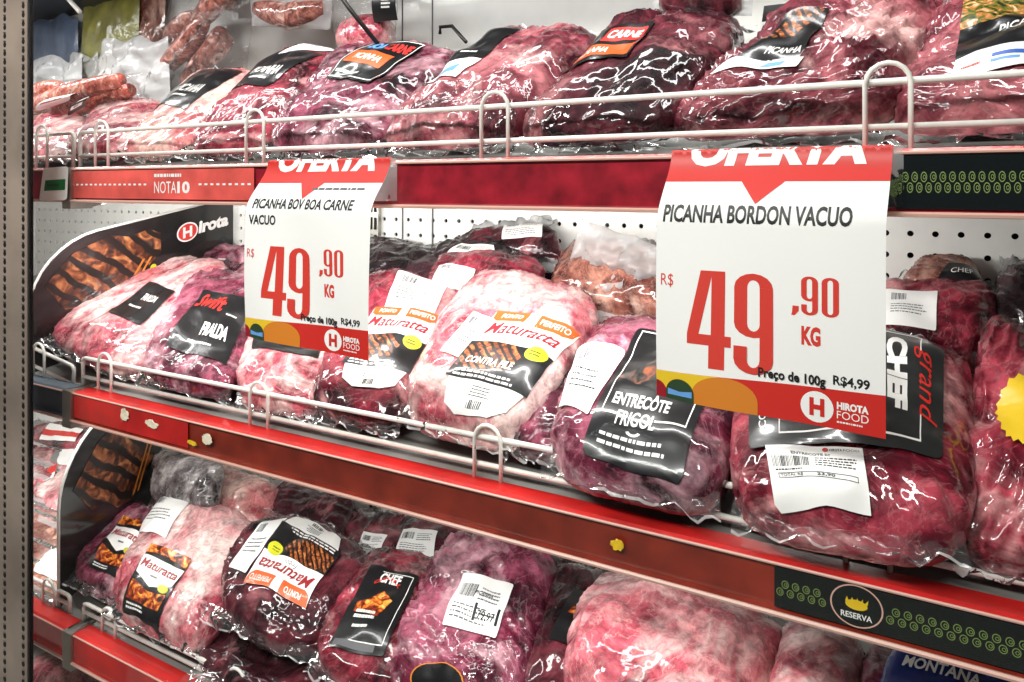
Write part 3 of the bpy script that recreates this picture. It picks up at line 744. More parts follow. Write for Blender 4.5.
put(P, 'label', [(954,72),(1060,60),(1066,0),(964,0)], Art().rect('label_black',0,0,1,1).poly('salad',[(0,0.55),(0.5,0.7),(1,0.75),(1,1),(0,1)]).text('label_white','PICANHA',0.4,0.42,0.95,0.58,0.02), 0.003)
put(P, 'price_sticker', [(950,82),(1060,70),(1060,44),(956,64)], Art().rect('sticker',0,0,1,1).rect('print_blue',0.36,0.5,0.8,0.66).rect('print_sky',0.36,0.28,0.62,0.4).lines('print_red',0.08,0.3,0.3,0.5,1), 0.004)

# ---- things behind on the top shelf
def sausage(pts, r):
    P = [V(p) for p in pts]; out = []
    N = 12
    for i in range(N+1):
        t = i/N*(len(P)-1); a = min(int(t), len(P)-2); f = t-a; out.append(P[a].lerp(P[a+1], f))
    rr = [r*max(0.25, math.sin(math.pi*(0.06+0.88*i/N))**0.35) for i in range(N+1)]
    mb = MB().tube(out, rr, 14)
    return mb
def sausage_bag(label, sticks, Y, r, mat, film_px, group=None, filmmat='film', name='sausage_bag'):
    c = at(*film_px[4], Y); base = at(*film_px[5], Y)
    root = empty(name, base, label, 'sausages', group)
    for i, s in enumerate(sticks):
        sausage([at(px,py,Y+0.015*(i%3)-0.01*j) for j,(px,py) in enumerate(s)], r).build('sausage', mat, root, True)
    # loose clear bag round them
    q = [at(px,py,Y-0.02) for px,py in film_px[:4]]
    NX = 22; fv = []; ff = []
    for side in (-1, 1):
        b0 = len(fv)
        for i in range(NX+1):
            for j in range(NX+1):
                u, v = i/NX, j/NX
                p = q[0]*(1-u)*(1-v)+q[1]*u*(1-v)+q[2]*u*v+q[3]*(1-u)*v
                bul = math.sin(math.pi*u)**0.6*math.sin(math.pi*v)**0.6
                nzv = noise.noise(V((u*5+side,v*5,Y*9)))*0.012+noise.noise(V((u*13+side,v*13,Y*9)))*0.005
                p = p + V((0, 0.025+side*(bul*0.04)+nzv*(0.3+bul), 0))
                fv.append(p)
        ff += [(b0+i*(NX+1)+j, b0+(i+1)*(NX+1)+j, b0+(i+1)*(NX+1)+j+1, b0+i*(NX+1)+j+1) for i in range(NX) for j in range(NX)]
    mesh_obj('bag', fv, ff, filmmat, root)
    return root
sausage_bag('clear bag of cured sausages standing at the back of top shelf beside white plastic bags',
    [[(160,72),(188,44),(205,18)],[(185,82),(212,52),(222,30)],[(205,4),(216,-2),(232,2)],[(196,24),(212,6),(230,-14)],[(168,40),(182,26),(196,16)],[(192,60),(214,50),(228,40)]],
    0.37, 0.026, 'cured_sausage', [(140,96),(236,96),(245,-20),(165,-20),(190,40),(190,96)])
root = sausage_bag('pack of fresh red sausages with black band label, far left of top shelf',
    [[(22,112),(66,96),(120,80)],[(28,122),(74,106),(130,90)],[(20,100),(44,92),(62,88)]], 0.2, 0.026, 'sausage_meat',
    [(18,132),(120,116),(140,70),(40,80),(75,100),(75,140)], name='sausage_pack')
def band(q, Y, art, name, parent, bulge=0.03):
    w = [at(px,py,Y) for px,py in q]
    def mp(u, v, o):
        return w[0]*(1-u)*(1-v)+w[1]*u*(1-v)+w[2]*u*v+w[3]*(1-u)*v + V((0,-bulge*math.sin(math.pi*min(1,max(0,v)))-o,0))
    return art.build(name, mp, ((w[1]-w[0]).length, (w[3]-w[0]).length), parent, 0.006)
band([(68,116),(86,106),(100,92),(84,98)], 0.165, Art().rect('label_black',0,0,1,1).rect('sticker',0.15,0.2,0.8,0.42).bars('ink',0.3,0.24,0.6,0.38,6).rect('sticker',0.2,0.62,0.8,0.78), 'label', root, 0.012)
band([(36,112),(72,100),(80,92),(50,98)], 0.165, Art().rrect('sticker',0,0,1,1,0.2,0.2).lines('print_maroon',0.1,0.3,0.9,0.7,1), 'price_sticker', root, 0.012)

def bag(name, label, cat, q, Y, mat, thick=0.05, group=None, crease=0.02, sc=4.0, body='bag', stand=True, root=None):
    """a soft bag standing or lying: pixel outline q (bottom-left, bottom-right, top-right, top-left)"""
    w = [at(px,py,Y) for px,py in q]; SEED[0] += 1
    if stand:
        for i in (0,1): w[i].z = deck_z('top', Y)+0.004
    base = (w[0]+w[1])/2
    root = root or empty(name, base, label, cat, group)
    NX = 28; fv = []; ff = []
    for side in (-1, 1):
        b0 = len(fv)
        for i in range(NX+1):
            for j in range(NX+1):
                u, v = i/NX, j/NX
                p = w[0]*(1-u)*(1-v)+w[1]*u*(1-v)+w[2]*u*v+w[3]*(1-u)*v
                bul = (math.sin(math.pi*u)*math.sin(math.pi*v))**0.5
                n1 = noise.noise(V((u*sc,v*sc,SEED[0]*3.1+side)))*crease; n2 = (1-abs(noise.noise(V((u*sc*2,v*sc*2,SEED[0]*5.1+side)))))**3*crease*0.6
                top = noise.noise(V((u*3.3,SEED[0]*7.7,0)))*0.03*v
                fv.append(p + V((0, side*(bul*thick*0.5)+(n1+n2)*bul, top)))
        ff += [(b0+i*(NX+1)+j, b0+(i+1)*(NX+1)+j, b0+(i+1)*(NX+1)+j+1, b0+i*(NX+1)+j+1) for i in range(NX) for j in range(NX)]
    mesh_obj(body, fv, ff, mat, root)
    return root
bag('plastic_bag', 'crumpled white translucent bag at far left back of top shelf', 'bag', [(20,104),(82,100),(82,58),(28,62)], 0.36, 'bag_white', 0.06, crease=0.035, sc=6.0)
bag('plastic_bag', 'rounded white plastic bag standing between crumpled bag and flat white bag', 'bag', [(64,92),(104,90),(98,54),(70,54)], 0.39, 'bag_white', 0.06, crease=0.035, sc=6.0)
bag('plastic_bag', 'flat topped white translucent bag left of the cured sausages', 'bag', [(92,96),(172,94),(168,40),(102,42)], 0.35, 'bag_white', 0.07, crease=0.035, sc=6.0)
bag('food_pouch', 'olive green food pouch behind the white bags on top shelf', 'pouch', [(76,70),(136,66),(140,-6),(84,4)], 0.41, 'pouch_olive', 0.04, crease=0.01)
bag('food_pouch', 'dark reddish pouch between olive pouch and cured sausages', 'pouch', [(122,60),(160,60),(166,-10),(134,-10)], 0.425, 'meat_brown', 0.03, crease=0.01)
bag('food_pouch', 'blue and grey pouch at far left back of top shelf', 'pouch', [(28,70),(78,66),(78,14),(30,20)], 0.42, 'pouch_blue', 0.03, crease=0.008)
bag('', None, None, [(556,306),(676,326),(668,238),(582,222)], 0.335, 'film_milky', 0.07, crease=0.035, sc=5.0, stand=False, root=ROAST)
r1 = bag('hanging_bag', 'clear bag of pale cured meat hanging at the top left of the white panel', 'meat pack', [(252,26),(330,30),(334,-30),(248,-30)], 0.36, 'film_milky', 0.05, crease=0.012, stand=False)
sausage([at(258,8,0.36),at(290,16,0.36),at(326,8,0.36)],0.03).build('meat','cured_sausage',r1,True)
r1 = bag('hanging_bag', 'pink meat bag with black top hanging behind the dark hook rod', 'meat pack', [(336,50),(394,46),(398,-20),(330,-20)], 0.37, 'film', 0.05, crease=0.01, stand=False)
sausage([at(344,36,0.37),at(364,38,0.37),at(388,30,0.37)],0.045).build('meat','meat_pink',r1,True)
band([(374,22),(398,20),(400,-16),(376,-16)], 0.34, Art().rect('label_black',0,0,1,1).lines('label_white',0.4,0.3,0.8,0.8,5,0.5), 'label', r1, 0.01)
r1 = bag('hanging_bag', 'clear meat bag dangling at the top edge above the dark wine pack', 'meat pack', [(654,14),(752,16),(756,-30),(650,-30)], 0.30, 'film_milky', 0.04, crease=0.012, stand=False)
sausage([at(664,-2,0.30),at(700,2,0.30),at(742,-4,0.30)],0.035).build('meat','meat_wine',r1,True)
root = empty('backing_card', at(800,30,0.38), 'white card with black header standing behind the wrinkled pack', 'card')
band([(754,78),(852,72),(862,-6),(764,6)], 0.38, Art().rect('paper',0,0,1,1).rect('label_black',0,0.78,1,1), 'card', root, 0.0)
hb = MB().tube([at(336,-10,0.2),at(352,12,0.22),at(378,44,0.24)],0.004,8)
tag(hb.build('hook_rod','dark_steel',None,True), 'dark metal hook rod slanting down above the slanted label pack','hook')
hb = MB().tube([at(440,34,0.4),at(440,27,0.4),at(452,26,0.4),at(466,42,0.37)],0.0035,8)
tag(hb.build('wall_hook','dark_steel',None,True), 'small bent metal hook on the white panel above the dark labelled pack','hook')
tag(MB().tube([at(62,-8,0.3),at(80,12,0.3)],0.006,8).build('hanging_rod','wire_white',None,True), 'short white rod slanting at the top left corner above olive pouch', 'hook')

# ------------------------------------------------------------------ shelves, rails, guards
XL, XR, XN = -1.318, 0.45, -2.3
def rail_profile(fold, bot):
    return [(0.026, fold), (0.0, fold), (-0.004, fold-0.003), (-0.001, fold-0.006), (0.0, bot+0.006), (-0.006, bot+0.003), (-0.006, bot), (0.008, bot), (0.010, fold-0.008), (0.026, fold-0.006)]
def shelf(sh, x0, x1, label, main, railmat='rail_deep'):
    d = SH[sh]; fold, bot = d['fold'], d['bot']
    root = empty('display_shelf', (0.5*(x0+x1), 0.03, fold), label, 'shelf', 'shelves of the display case')
    z0 = deck_z(sh, 0.026); z1 = deck_z(sh, YB-0.004)
    MB().prism([(0.026,z0),(YB-0.004,z1),(YB-0.004,z1-0.018),(0.026,z0-0.018)], x0, x1).build('deck','deck_grey',root)
    rl = MB(); prof = rail_profile(fold, bot); rl.prism(prof, x0, x1); rl.m[0] = rl.m[1] = 1
    rail = rl.build('price_rail', [railmat, 'rail_red' if railmat != 'rail_grey' else railmat], root)
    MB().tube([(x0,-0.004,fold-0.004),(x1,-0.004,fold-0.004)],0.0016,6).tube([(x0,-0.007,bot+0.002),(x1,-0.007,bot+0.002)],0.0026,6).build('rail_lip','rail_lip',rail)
    e = x0 if main else x1
    MB().box((e-0.024 if main else e, -0.009 if main else -0.002, bot-0.012),(e+0.002 if main else e+0.004, 0.03, fold)).prism([(0.0,fold),(0.05,fold+0.004),(0.06,bot-0.004),(0.03,bot-0.01),(0.0,bot)], e-0.006 if main else e+0.001, e-0.004 if main else e+0.003).build('end_bracket','steel',root)
    return root, rail
def guard(sh, x0, x1, label, loops, y=0.03, dz0=0.0, dz1=0.0):
    """wire fence along a shelf front: frame wire, lower wire and bent loops"""
    zt, zl = SH[sh]['wires']; foot = SH[sh]['fold']-0.004
    root = empty('wire_guard', ((x0+x1)/2, y, foot), label, 'wire guard', 'wire guards on the shelf fronts')
    f = lambda x: dz0+(dz1-dz0)*(x-x0)/(x1-x0)
    r = 0.0035
    ptop = []
    for x, z in ((x0+0.002,foot),(x0,zt-0.008),(x0+0.002,zt-0.002),(x0+0.008,zt)): ptop.append((x,y,z+f(x)*(z>foot)))
    for i in range(1,20): x = x0+0.008+(x1-x0-0.016)*i/20; ptop.append((x,y,zt+f(x)))
    for x, z in ((x1-0.008,zt),(x1-0.002,zt-0.002),(x1,zt-0.008),(x1-0.002,foot)): ptop.append((x,y,z+f(x)*(z>foot)))
    MB().tube(ptop, r, 10).build('frame_wire','wire_white',root,True)
    MB().tube([(x0,y,zl+f(x0)),(x1,y,zl+f(x1))], r*0.95, 10).build('lower_wire','wire_white',root,True)
    for x in loops:
        w = 0.019; top = zt+0.014+f(x); pts = [(x-w,y-0.006,foot)]
        for i in range(9):
            a = math.pi*(1-i/8); pts.append((x+w*math.cos(a), y-0.006, top-0.016+0.016*math.sin(a)*1.2))
        pts.append((x+w,y-0.006,foot))
        MB().tube(pts, r*0.72, 8).build('loop','wire_white',root,True)
    return root
def railx(px, Y=0.03):
    return at(px, 200, Y).x

st, rt = shelf('top', XL, XR, 'top shelf with red and black rail carrying both price signs', True, 'rail_crimson')
sm_, rm = shelf('mid', XL, XR, 'middle shelf with worn dark red rail below the price signs', True)
sl, rlw = shelf('low', XL, XR, 'lower shelf with red rail at bottom of the picture', True, 'rail_red')
shelf('top', XN, XL-0.02, 'short stretch of neighbouring top shelf at far left behind the green tag', False, 'rail_crimson')
shelf('mid', XN, XL-0.02, 'neighbouring middle shelf at far left behind the bent wire guard, grey fronted', False, 'rail_grey')
shelf('low', XN, XL-0.02, 'neighbouring lower shelf with red rail at far lower left', False, 'rail_red')
guard('top', railx(80), XR, 'long white wire guard along the top shelf', [railx(105), railx(258), railx(497), railx(888)])
guard('top', XN+0.1, railx(74), 'short white wire guard at far left of the top shelf', [railx(45)])
guard('mid', railx(83), XR, 'long white wire guard along the middle shelf', [railx(108), railx(262), railx(490), railx(868)])
guard('mid', XN+0.1, railx(74), 'bent white wire guard at far left of the middle shelf', [railx(42)], dz0=0.10, dz1=-0.02)
guard('low', railx(84), XR, 'long white wire guard along the lower shelf', [railx(112), railx(240)])
guard('low', XN+0.1, railx(70), 'short white wire guard at far left of the lower shelf', [railx(52)])

def face_strip(sh, px0, px1, art, name, parent, y=-0.0035):
    fold, bot = SH[sh]['fold']-0.007, SH[sh]['bot']+0.007
    x0 = at(px0,200,0).x; x1 = at(px1,200,0).x
    mp = lambda u,v,o: V((x0+(x1-x0)*u, y-o, bot+(fold-bot)*v))
    return art.build(name, mp, (x1-x0, fold-bot), parent, 0.012)
a = Art().rect('strip_coral',0,0,1,1).text('label_white','NOTA',0.50,0.2,0.62,0.6,0.0).text('label_white','10',0.625,0.2,0.69,0.6,0.04).lines('label_white',0.5,0.72,0.68,0.84,1,0.9)
for i in range(34):
    if not 0.47 < i/34 < 0.72: a.rect('label_white', i/34, 0.47, i/34+0.015, 0.53)
face_strip('top', 74, 256, a, 'rail_strip', st)['label'] = 'coral red rail strip lettered NOTA10'
def ornament(seed, seal=None):
    a = Art().rect('strip_black',0,0,1,1)
    for i in range(54):
        x = 0.02+i*0.018; y = 0.5+(0.1 if i%2 else -0.1)
        if seal and abs(x-seal) < 0.10: continue
        a.ring('print_ornament', x, y, 0.0125, 0.10, 0.2, 14).ring('print_ornament', x+0.002, y, 0.006, 0.045, 0.35, 10)
    if seal:
        rx = 0.085
        a.ring('rail_lip', seal, 0.52, rx, 0.5, 0.06, 30).disc('print_yellow', seal, 0.55, 0.036, 0.12, 14)
        for k in range(5): a.poly('print_yellow',[(seal-0.03+k*0.015-0.006,0.6),(seal-0.03+k*0.015+0.006,0.6),(seal-0.03+k*0.017,0.72)])
        a.text('label_white','RESERVA',seal-0.05,0.22,seal+0.05,0.36,0.02)
    return a
face_strip('top', 896, 1190, ornament(1), 'rail_strip', st)['label'] = 'black rail strip with green curl ornament'
face_strip('mid', 775, 1120, ornament(2, 0.275), 'rail_strip', sm_)['label'] = 'black rail strip with green curls and round seal'
face_strip('mid', 76, 190, Art().rect('rail_red',0,0,1,1), 'rail_strip', sm_)['label'] = 'left end of the red rail with its light put into the colour'  # brighter red paints in the stronger light at the left end
face_strip('low', 76, 300, Art().rect('rail_red',0,0,1,1), 'rail_strip', sl)['label'] = 'left end of the red rail with its light put into the colour'
def scrap(px, py, w, h, mat, sh, seed):
    c = at(px, py, -0.006); rd = random.Random(seed); vs = []; n = 18
    for zz in (0, 0.0012):
        for i in range(n):
            k = rd.uniform(0.65,1.1); t = 2*math.pi*i/n
            vs.append((c.x+w*k*math.cos(t), -0.0052-zz, c.z+h*k*math.sin(t)))
    fs = [tuple(range(n,2*n))] + [(i,(i+1)%n,n+(i+1)%n,n+i) for i in range(n)]
    o = mesh_obj('sticker_scrap', vs, fs, mat, sm_, smooth=False)
    o['label'] = 'torn pale sticker scrap on the rail' if mat == 'residue' else 'yellow sticker scrap on the rail'
scrap(124,415,0.012,0.012,'residue','mid',1); scrap(151,424,0.017,0.007,'residue','mid',2); scrap(207,439,0.012,0.009,'residue','mid',3)
scrap(192,443,0.012,0.004,'residue_yellow','mid',4); scrap(617,545,0.008,0.006,'residue_yellow','mid',5)

# small white tag with a green stripe clipped to the neighbouring rail
root = empty('rail_tag', at(55,200,-0.015), 'small white tag with green stripe clipped left of the NOTA10 strip', 'tag')
w = [at(px,py,-0.015) for px,py in ((39,201),(67,200),(66,166),(41,168))]
mp = lambda u,v,o: w[0]*(1-u)*(1-v)+w[1]*u*(1-v)+w[2]*u*v+w[3]*(1-u)*v + V((0,0.004*v-o*2,0))
Art().rrect('sticker',0,0,1,1,0.1,0.1).rect('tag_green',0.15,0.3,0.92,0.62).lines('print_green',0.25,0.38,0.8,0.54,1).build('card', mp, (0.1,0.06), root, 0.01)

# ------------------------------------------------------------------ price signs
def sign(px0, px1, label, title, small):
    Y = -0.042; x0 = at(px0,200,Y).x; x1 = at(px1,200,Y).x; W = x1-x0
    top = SH['top']['fold']+0.002; bot = 1.5-0.215; Hh = top-bot
    root = empty('price_sign', ((x0+x1)/2, Y, bot), label, 'price sign', 'paper price signs hung on the top rail')
    # v: 0 bottom .. 1 at the rail's top edge, above 1 the sheet folds back over the rail
    def mp(u, v, o):
        x = x0+W*u
        bow = 0.004*math.sin(math.pi*u)*(1-v) + 0.003*math.sin(u*7+v*4)
        if v <= 1:
            v = v + 0.035*(1-u)*(1-v)**2
            z = bot+Hh*v; s = max(0.0, (v-0.72)/0.28); s = min(1, s)
            y = Y*(1-s*s*(3-2*s)*0.85) - bow*(1-s)
            return V((x + 0.004*s, y-o, z+o*0.5*s))
        d = (v-1)*Hh
        return V((x+0.004, Y*0.15+d, top+o+0.001))
    a = Art().rect('paper',0,0,1,1.12)
    a.rect('print_red',0,0.875,1,1.12).poly('print_red',[(0.37,0.876),(0.57,0.876),(0.455,0.79)])
    a.text('paper','OFERTA',0.1,0.935,0.9,1.06,0.06,0.15)
    if small: a.lines('ink_grey',0.5,0.835,0.95,0.85,1,0.7,5)
    a.glyph('print_price','4',0.154,0.15,0.357,0.53).glyph('print_price','9',0.37,0.15,0.544,0.53)
    a.glyph('print_price',',',0.622,0.39,0.655,0.425).glyph('print_price','9',0.665,0.395,0.735,0.535).glyph('print_price','0',0.75,0.395,0.82,0.535)
    a.text('print_price','KG',0.665,0.285,0.745,0.355,0.05)
    a.text('print_price','R$',0.025,0.455,0.085,0.51,0.0)
    if small:
        a.text('ink','PICANHA BOV BOA CARNE',0.05,0.735,0.87,0.79,0.03).text('ink','VACUO',0.03,0.645,0.25,0.7,0.03)
    else:
        a.text('ink','PICANHA BORDON VACUO',0.03,0.715,0.87,0.785,0.03)
    # coloured band
    a.poly('print_red',[(0,0),(1,0),(1,0.148),(0,0.11)]).poly('print_yellow',[(0,0.03),(0.3,0.03),(0.3,0.121),(0,0.11)])
    a.disc('print_maroon',-0.0+0.015,0.055,0.06,0.06) if False else None
    pts = [(0.0,0.0),(0.0,0.07)] + [(0.055*math.sin(t*math.pi/16), 0.02+0.05*math.cos(t*math.pi/16)) for t in range(0,9)] + [(0.055,0.0)]
    a.poly('print_maroon', pts)
    arch = lambda cx, rx, h: [(cx-rx,0)] + [(cx-rx*math.cos(t*math.pi/16), h*0.35+h*0.65*math.sin(t*math.pi/16)) for t in range(17)] + [(cx+rx,0)]
    a.poly('print_amber', [p for p in arch(0.33,0.15,0.122)])
    a.poly('print_green', arch(0.12,0.07,0.088))
    a.poly('print_sky', [(0.06,0.02),(0.06,0.045),(0.12,0.037),(0.18,0.045),(0.18,0.02)])
    a.disc('paper',0.729,0.068,0.068,0.056)
    a.rect('print_red',0.698,0.035,0.716,0.1).rect('print_red',0.742,0.035,0.76,0.1).rect('print_red',0.714,0.059,0.744,0.076)
    a.text('paper','HIROTA',0.81,0.073,0.935,0.1,0.05).text('paper','FOOD',0.81,0.04,0.935,0.068,0.0).lines('paper',0.81,0.022,0.935,0.034,1,0.5)
    a.text('ink','Preço de 100g',0.48,0.135,0.765,0.182,0.03).text('ink','R$4,99',0.795,0.152,0.94,0.192,0.03)
    a.build('sheet', mp, (W, Hh), root, 0.0036, 0.00025)
    # clear holder sleeve on the right edge running back to the rail
    v = []; f = []
    for i in range(13):
        z = 1.4825+(top-1.4825)*i/12
        vv = (z-bot)/Hh; p = mp(1.0, vv, 0)
        v += [p, V((x1+0.012, -0.004, z))]
    f = [(2*i,2*i+2,2*i+3,2*i+1) for i in range(12)]
    mesh_obj('clear_holder', v, f, 'film_milky', root)
sign(246, 370, 'price sign reading PICANHA BOV BOA CARNE VACUO, hung on the top rail', '', True)
sign(657, 886, 'price sign reading PICANHA BORDON VACUO, hung on the top rail', '', False)

# ------------------------------------------------------------------ divider boards
def board(label, X0, Y0, X1, Y1, zb, h0, h1, logo, z_shelf, steak):
    """a printed upright panel running from the shelf front to the back, front top corner rounded"""
    root = empty('divider_board', (X0, Y0, zb), label, 'divider board', 'black divider boards printed with grilled steak')
    L_ = math.hypot(X1-X0, Y1-Y0)
    dirv = V(((X1-X0)/L_, (Y1-Y0)/L_, 0)); nv = V((dirv.y, -dirv.x, 0))
    rise = TILT*(Y1-Y0)
    def pt(s, t):                                   # s along, t up (metres above the deck line)
        return V((X0,Y0,zb)) + dirv*s + V((0,0,rise*s/L_ + t))
    prof = [(0,0),(L_,0),(L_,h1)]
    r = 0.12
    top = lambda s: h0+(h1-h0)*s/L_
    for i in range(9):
        a = math.pi/2 + math.pi/2*i/8
        prof.append((r+r*math.cos(a), top(r)-r+r*math.sin(a)))
    n = len(prof); vs = [pt(s,t)+nv*0.002 for s,t in prof] + [pt(s,t)-nv*0.002 for s,t in prof]
    mesh_obj('panel', vs, [tuple(range(n)), tuple(range(n,2*n))[::-1]] + [(i,(i+1)%n,n+(i+1)%n,n+i)[::-1] for i in range(n)], 'board_black', root, smooth=False)
    mb = MB(); mb.tube([pt(s,t) for s,t in prof[2:]] + [pt(0,0)], 0.0028, 8); mb.build('edge_trim','white_enamel',root,True)
    a = Art().poly('grill_large', steak)
    sx, sy = steak[5]
    for d in (0.0, 0.035): a.poly('print_amber', [(sx+d,sy+0.02),(sx+d+0.012,sy+0.02),(sx+d+0.16,sy+0.4),(sx+d+0.148,sy+0.4)])
    a.disc('print_lime', sx+0.2, sy+0.3, 0.016, 0.03)
    a.poly('label_charcoal', [(steak[2][0]+0.02,steak[2][1]+0.02),(steak[2][0]+0.05,steak[2][1]+0.02),(steak[-1][0]+0.14,steak[-1][1]+0.25),(steak[-1][0]+0.1,steak[-1][1]+0.25)]) if False else None
    if logo:
        a.disc('label_white',0.74,0.78,0.058,0.088).disc('print_red',0.74,0.78,0.05,0.076).text('label_white','H',0.715,0.73,0.765,0.83,0.04)
        a.text('label_white','irota',0.80,0.735,0.97,0.85,0.05,0.1)
    mp = lambda u,v,o: pt(u*L_, v*(h0+(h1-h0)*u)) + nv*(0.003+o)
    a.build('print', mp, (L_, (h0+h1)/2), root, 0.02)
Zm = deck_z('mid', 0.04); Zl = deck_z('low', 0.04)
STEAK = [(0.06,0.66),(0.12,0.5),(0.15,0.42),(0.22,0.4),(0.28,0.28),(0.36,0.25),(0.42,0.36),(0.48,0.42),(0.55,0.6),(0.6,0.66),(0.6,0.84),(0.54,0.9),(0.44,0.88),(0.36,0.93),(0.26,0.9),(0.18,0.86),(0.13,0.78)]
board('black divider board with grilled steak and Hirota logo at left of middle shelf', -1.525, 0.03, -1.43, 0.43, deck_z('mid',0.03), 0.245, 0.24, True, Zm, STEAK)
board('black divider board with grilled steak picture at left of lower shelf', -1.425, 0.03, -1.55, 0.43, deck_z('low',0.03), 0.30, 0.30, False, Zl,
      [(x*1.25+0.0, y*0.95+0.04) for x, y in STEAK])

# ------------------------------------------------------------------ neighbouring bay, lower shelf
NG = 'film wrapped trays on the neighbouring lower shelf'
def tray(label, q, y, art=None, lab=None, mat='meat_pink', sh='low'):
    P = pack('meat_tray', label, 'meat pack', sh, q, y, 0.026, mat, NG, drop=0.05, film=(0.01,0.01), filmmat='film_milky', n=18, grow=1.28)
    if art: put(P, 'label', lab, art, 0.003)
    return P
lab_red = lambda: Art().rect('label_white',0,0,1,1).rect('print_red',0,0.25,1,0.6)
tray('white topped tray pack at the front of the neighbouring lower shelf, nearest its wire guard', [(20,592),(62,600),(86,556),(40,545)], (0.05,0.16), Art().rect('sticker',0,0,1,1), [(34,572),(60,584),(66,552),(48,540)], 'meat_tan')
tray('tray pack with red and white label in the neighbouring lower shelf, second from its front', [(16,548),(62,552),(80,510),(34,502)], (0.14,0.26), lab_red(), [(30,520),(58,526),(64,500),(34,496)], 'meat_tan')
tray('pale tray pack with white label behind the red and white one at far left', [(16,506),(70,512),(92,466),(30,462)], (0.22,0.36), lab_red(), [(26,490),(54,478),(62,458),(32,462)], 'meat_pink')
tray('silvery film wrapped tray at the back left under the neighbouring middle shelf', [(40,478),(96,476),(112,450),(52,444)], (0.32,0.42), Art().rect('sticker',0,0,1,1), [(50,468),(84,466),(92,448),(58,446)], 'meat_pink')
tray('white labelled tray wedged beside the lower divider board in the neighbouring stretch', [(20,536),(66,542),(84,502),(30,498)], (0.2,0.3), Art().rect('sticker',0,0,1,1).lines('ink',0.1,0.2,0.9,0.8,4,0.4), [(28,528),(52,532),(58,508),(34,505)], 'meat_pink')
tray('pink tray pack low in front of the red and white labelled tray at far left', [(16,574),(62,580),(74,540),(30,534)], (0.1,0.2), None, None, 'meat_fat')
tray('tray with white and red label touching the left end of the worn middle rail', [(30,446),(92,448),(118,432),(50,426)], (0.38,0.44), lab_red(), [(40,440),(76,442),(84,430),(50,424)], 'meat_crimson')
P = pack('meat_tray', 'pink film wrapped pack below the neighbouring lower rail in the bottom left corner', 'meat pack', None,
         [(20,720),(84,740),(100,672),(40,652)], (0.0,0.09), 0.03, 'meat_pink', drop=0.06)

tag(MB().box((-1.72,0.36,deck_z('mid',0.40)),(-1.50,0.44,deck_z('mid',0.40)+0.16)).build('carton','wood_brown'), 'brown carton behind the Hirota divider board at far left', 'carton')

# ------------------------------------------------------------------ the case
PITCH = 0.031
def perforated(x0, x1, z0, z1):
    mb = MB(); r = 0.0042; nseg = 16
    nx = int((x1-x0)/PITCH); nz_ = int((z1-z0)/PITCH)
    for i in range(nx):
        for j in range(nz_):
            cx = x0+(i+0.5)*PITCH; cz = z0+(j+0.5)*PITCH; h = PITCH/2
            vs = []; 
            for k in range(nseg):
                t = 2*math.pi*k/nseg; c, s = math.cos(t), math.sin(t); m = max(abs(c),abs(s))
                vs += [(cx+h*c/m, YB, cz+h*s/m), (cx+r*c, YB, cz+r*s), (cx+r*c, YB+0.004, cz+r*s)]
            fs = []
            for k in range(nseg):
                k2 = (k+1)%nseg
                fs += [(3*k,3*k2,3*k2+1,3*k+1),(3*k+1,3*k2+1,3*k2+2,3*k+2)]
            mb.add(vs, fs)
    return mb
mb = perforated(-2.31, 0.604, 0.55, 1.511)
wb = mb.build('wall_back', 'white_enamel'); tag(wb, kind='structure')
MB().box((-2.4,YB+0.02,0.4),(0.8,YB+0.05,2.4)).build('backing','void',wb)
MB().box((-2.31,YB-0.001,1.511),(0.604,YB+0.01,2.3)).build('upper_panel','white_enamel',wb)
s1 = MB()
for px in (403, 433): 
    x = at(px,200,YB).x; s1.box((x-0.001,YB-0.003,0.55),(x+0.001,YB,2.3))
s1.build('panel_seam','ink_grey',wb)
us = MB(); x = at(376,200,YB-0.004).x; us.box((x-0.012,YB-0.012,0.55),(x+0.012,YB-0.002,1.5)); us.build('upright','steel',wb)
us = MB()
for k in range(24): us.box((x-0.008,YB-0.014,0.62+k*0.036),(x-0.003,YB-0.0115,0.645+k*0.036)).box((x+0.003,YB-0.014,0.62+k*0.036),(x+0.008,YB-0.0115,0.645+k*0.036))
us.build('slot','void',wb)
tag(MB().box((-2.35,-0.05,0.3),(-2.31,YB+0.05,2.3)).build('wall_left','white_enamel'), kind='structure')
tag(MB().box((0.604,-0.05,0.3),(0.64,YB+0.05,2.3)).build('wall_right','white_enamel'), kind='structure')
tag(MB().box((-2.35,-0.02,1.985),(0.64,YB+0.05,2.02)).build('ceiling','dark_steel'), kind='structure')
tag(MB().box((-4,-4,-0.02),(3,1,0.0)).build('floor','floor_tile'), kind='structure')
tag(MB().box((-2.35,-0.03,0.0),(0.64,YB+0.05,0.5)).build('baseboard_front','white_enamel'), kind='structure')
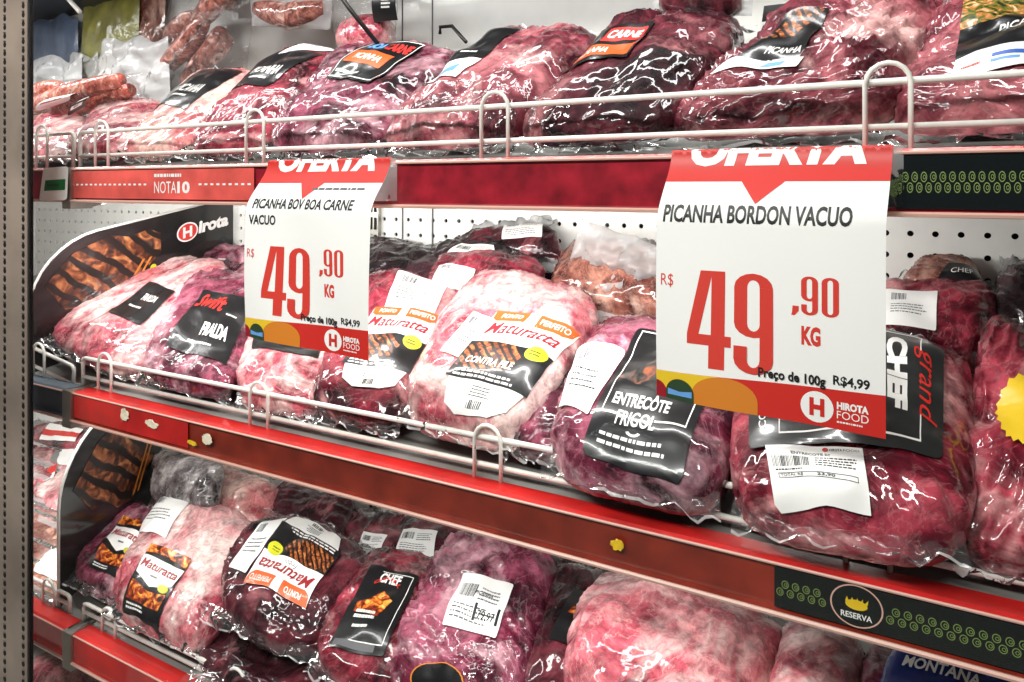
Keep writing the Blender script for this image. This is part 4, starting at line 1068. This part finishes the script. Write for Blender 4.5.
# sliding glass door: dotted metal stile at the left, pane to its right
YG = -0.085
xs = at(33.0,300,YG+0.003).x; xo = xs-0.16
door = tag(MB().box((xo,YG-0.005,0.5),(xs-0.003,YG+0.003,1.96)).build('door_1','post_steel'), kind='structure')
MB().box((xs-0.003,YG-0.003,0.5),(xs+0.0015,YG+0.003,1.96)).build('gasket','rubber',door)
dots = MB(); lts = MB()
for px in (4.5, 23):
    x = at(px,300,YG-0.0056).x
    for k in range(96):
        z = 0.55+k*0.0147
        n = 8; vs = [(x+0.0042*math.cos(2*math.pi*i/n), YG-0.0056, z+0.0046*math.sin(2*math.pi*i/n)) for i in range(n)]
        dots.add(vs+[(p[0],YG-0.004,p[2]) for p in vs], [tuple(range(n))]+[(i,(i+1)%n,n+(i+1)%n,n+i) for i in range(n)])
        lts.add([(x-0.004,YG-0.0062,z+0.0046),(x+0.003,YG-0.0062,z+0.0046),(x+0.004,YG-0.0062,z+0.0068),(x-0.002,YG-0.0062,z+0.0068)],[(0,1,2,3)])  # pale sliver above each dot stands for its highlight
dots.build('perforation','rubber',door)
lts.build('perforation_glint','steel',door)
MB().box((xs+0.0015,YG-0.0025,0.5),(0.6,YG+0.0025,1.96)).build('glass_pane','pane',door)

# ------------------------------------------------------------------ light
def area(name, loc, tgt, sx, sy, power, col=(1,1,1)):
    l = bpy.data.lights.new(name, 'AREA'); l.shape = 'RECTANGLE'; l.size = sx; l.size_y = sy; l.energy = power; l.color = col
    o = bpy.data.objects.new(name, l); C.objects.link(o); o.location = loc
    o.rotation_euler = (V(tgt)-V(loc)).to_track_quat('-Z','Y').to_euler()
    return o
area('case_lamp', (-1.05,0.12,1.97), (-1.05,0.22,1.5), 2.3, 0.05, 6, (1,0.98,0.97))
area('shelf_lamp', (-1.0,0.05,1.468), (-1.0,0.32,1.25), 1.8, 0.02, 6.5, (1,0.98,0.96))
area('shelf_lamp', (-0.85,0.05,1.083), (-0.85,0.25,0.8), 1.3, 0.02, 1.5, (1,0.98,0.96))
area('shelf_lamp', (-1.8,0.05,1.083), (-1.8,0.25,0.8), 0.8, 0.02, 2.5, (1,0.98,0.96))
area('store_lamp', (-0.8,-1.5,2.7), (-0.6,0.1,1.1), 2.0, 0.25, 50, (1,0.97,0.94))
w = bpy.data.worlds.new('world'); bpy.context.scene.world = w; w.use_nodes = True
w.node_tree.nodes['Background'].inputs['Color'].default_value = (0.9,0.92,1,1)
w.node_tree.nodes['Background'].inputs['Strength'].default_value = 0.05

sc = bpy.context.scene
sc.view_settings.view_transform = 'Standard'; sc.view_settings.look = 'None'
sc.view_settings.exposure = 0.3; sc.view_settings.gamma = 1.0; sc.view_settings.use_curve_mapping = False
print('\n'.join(REPORT))
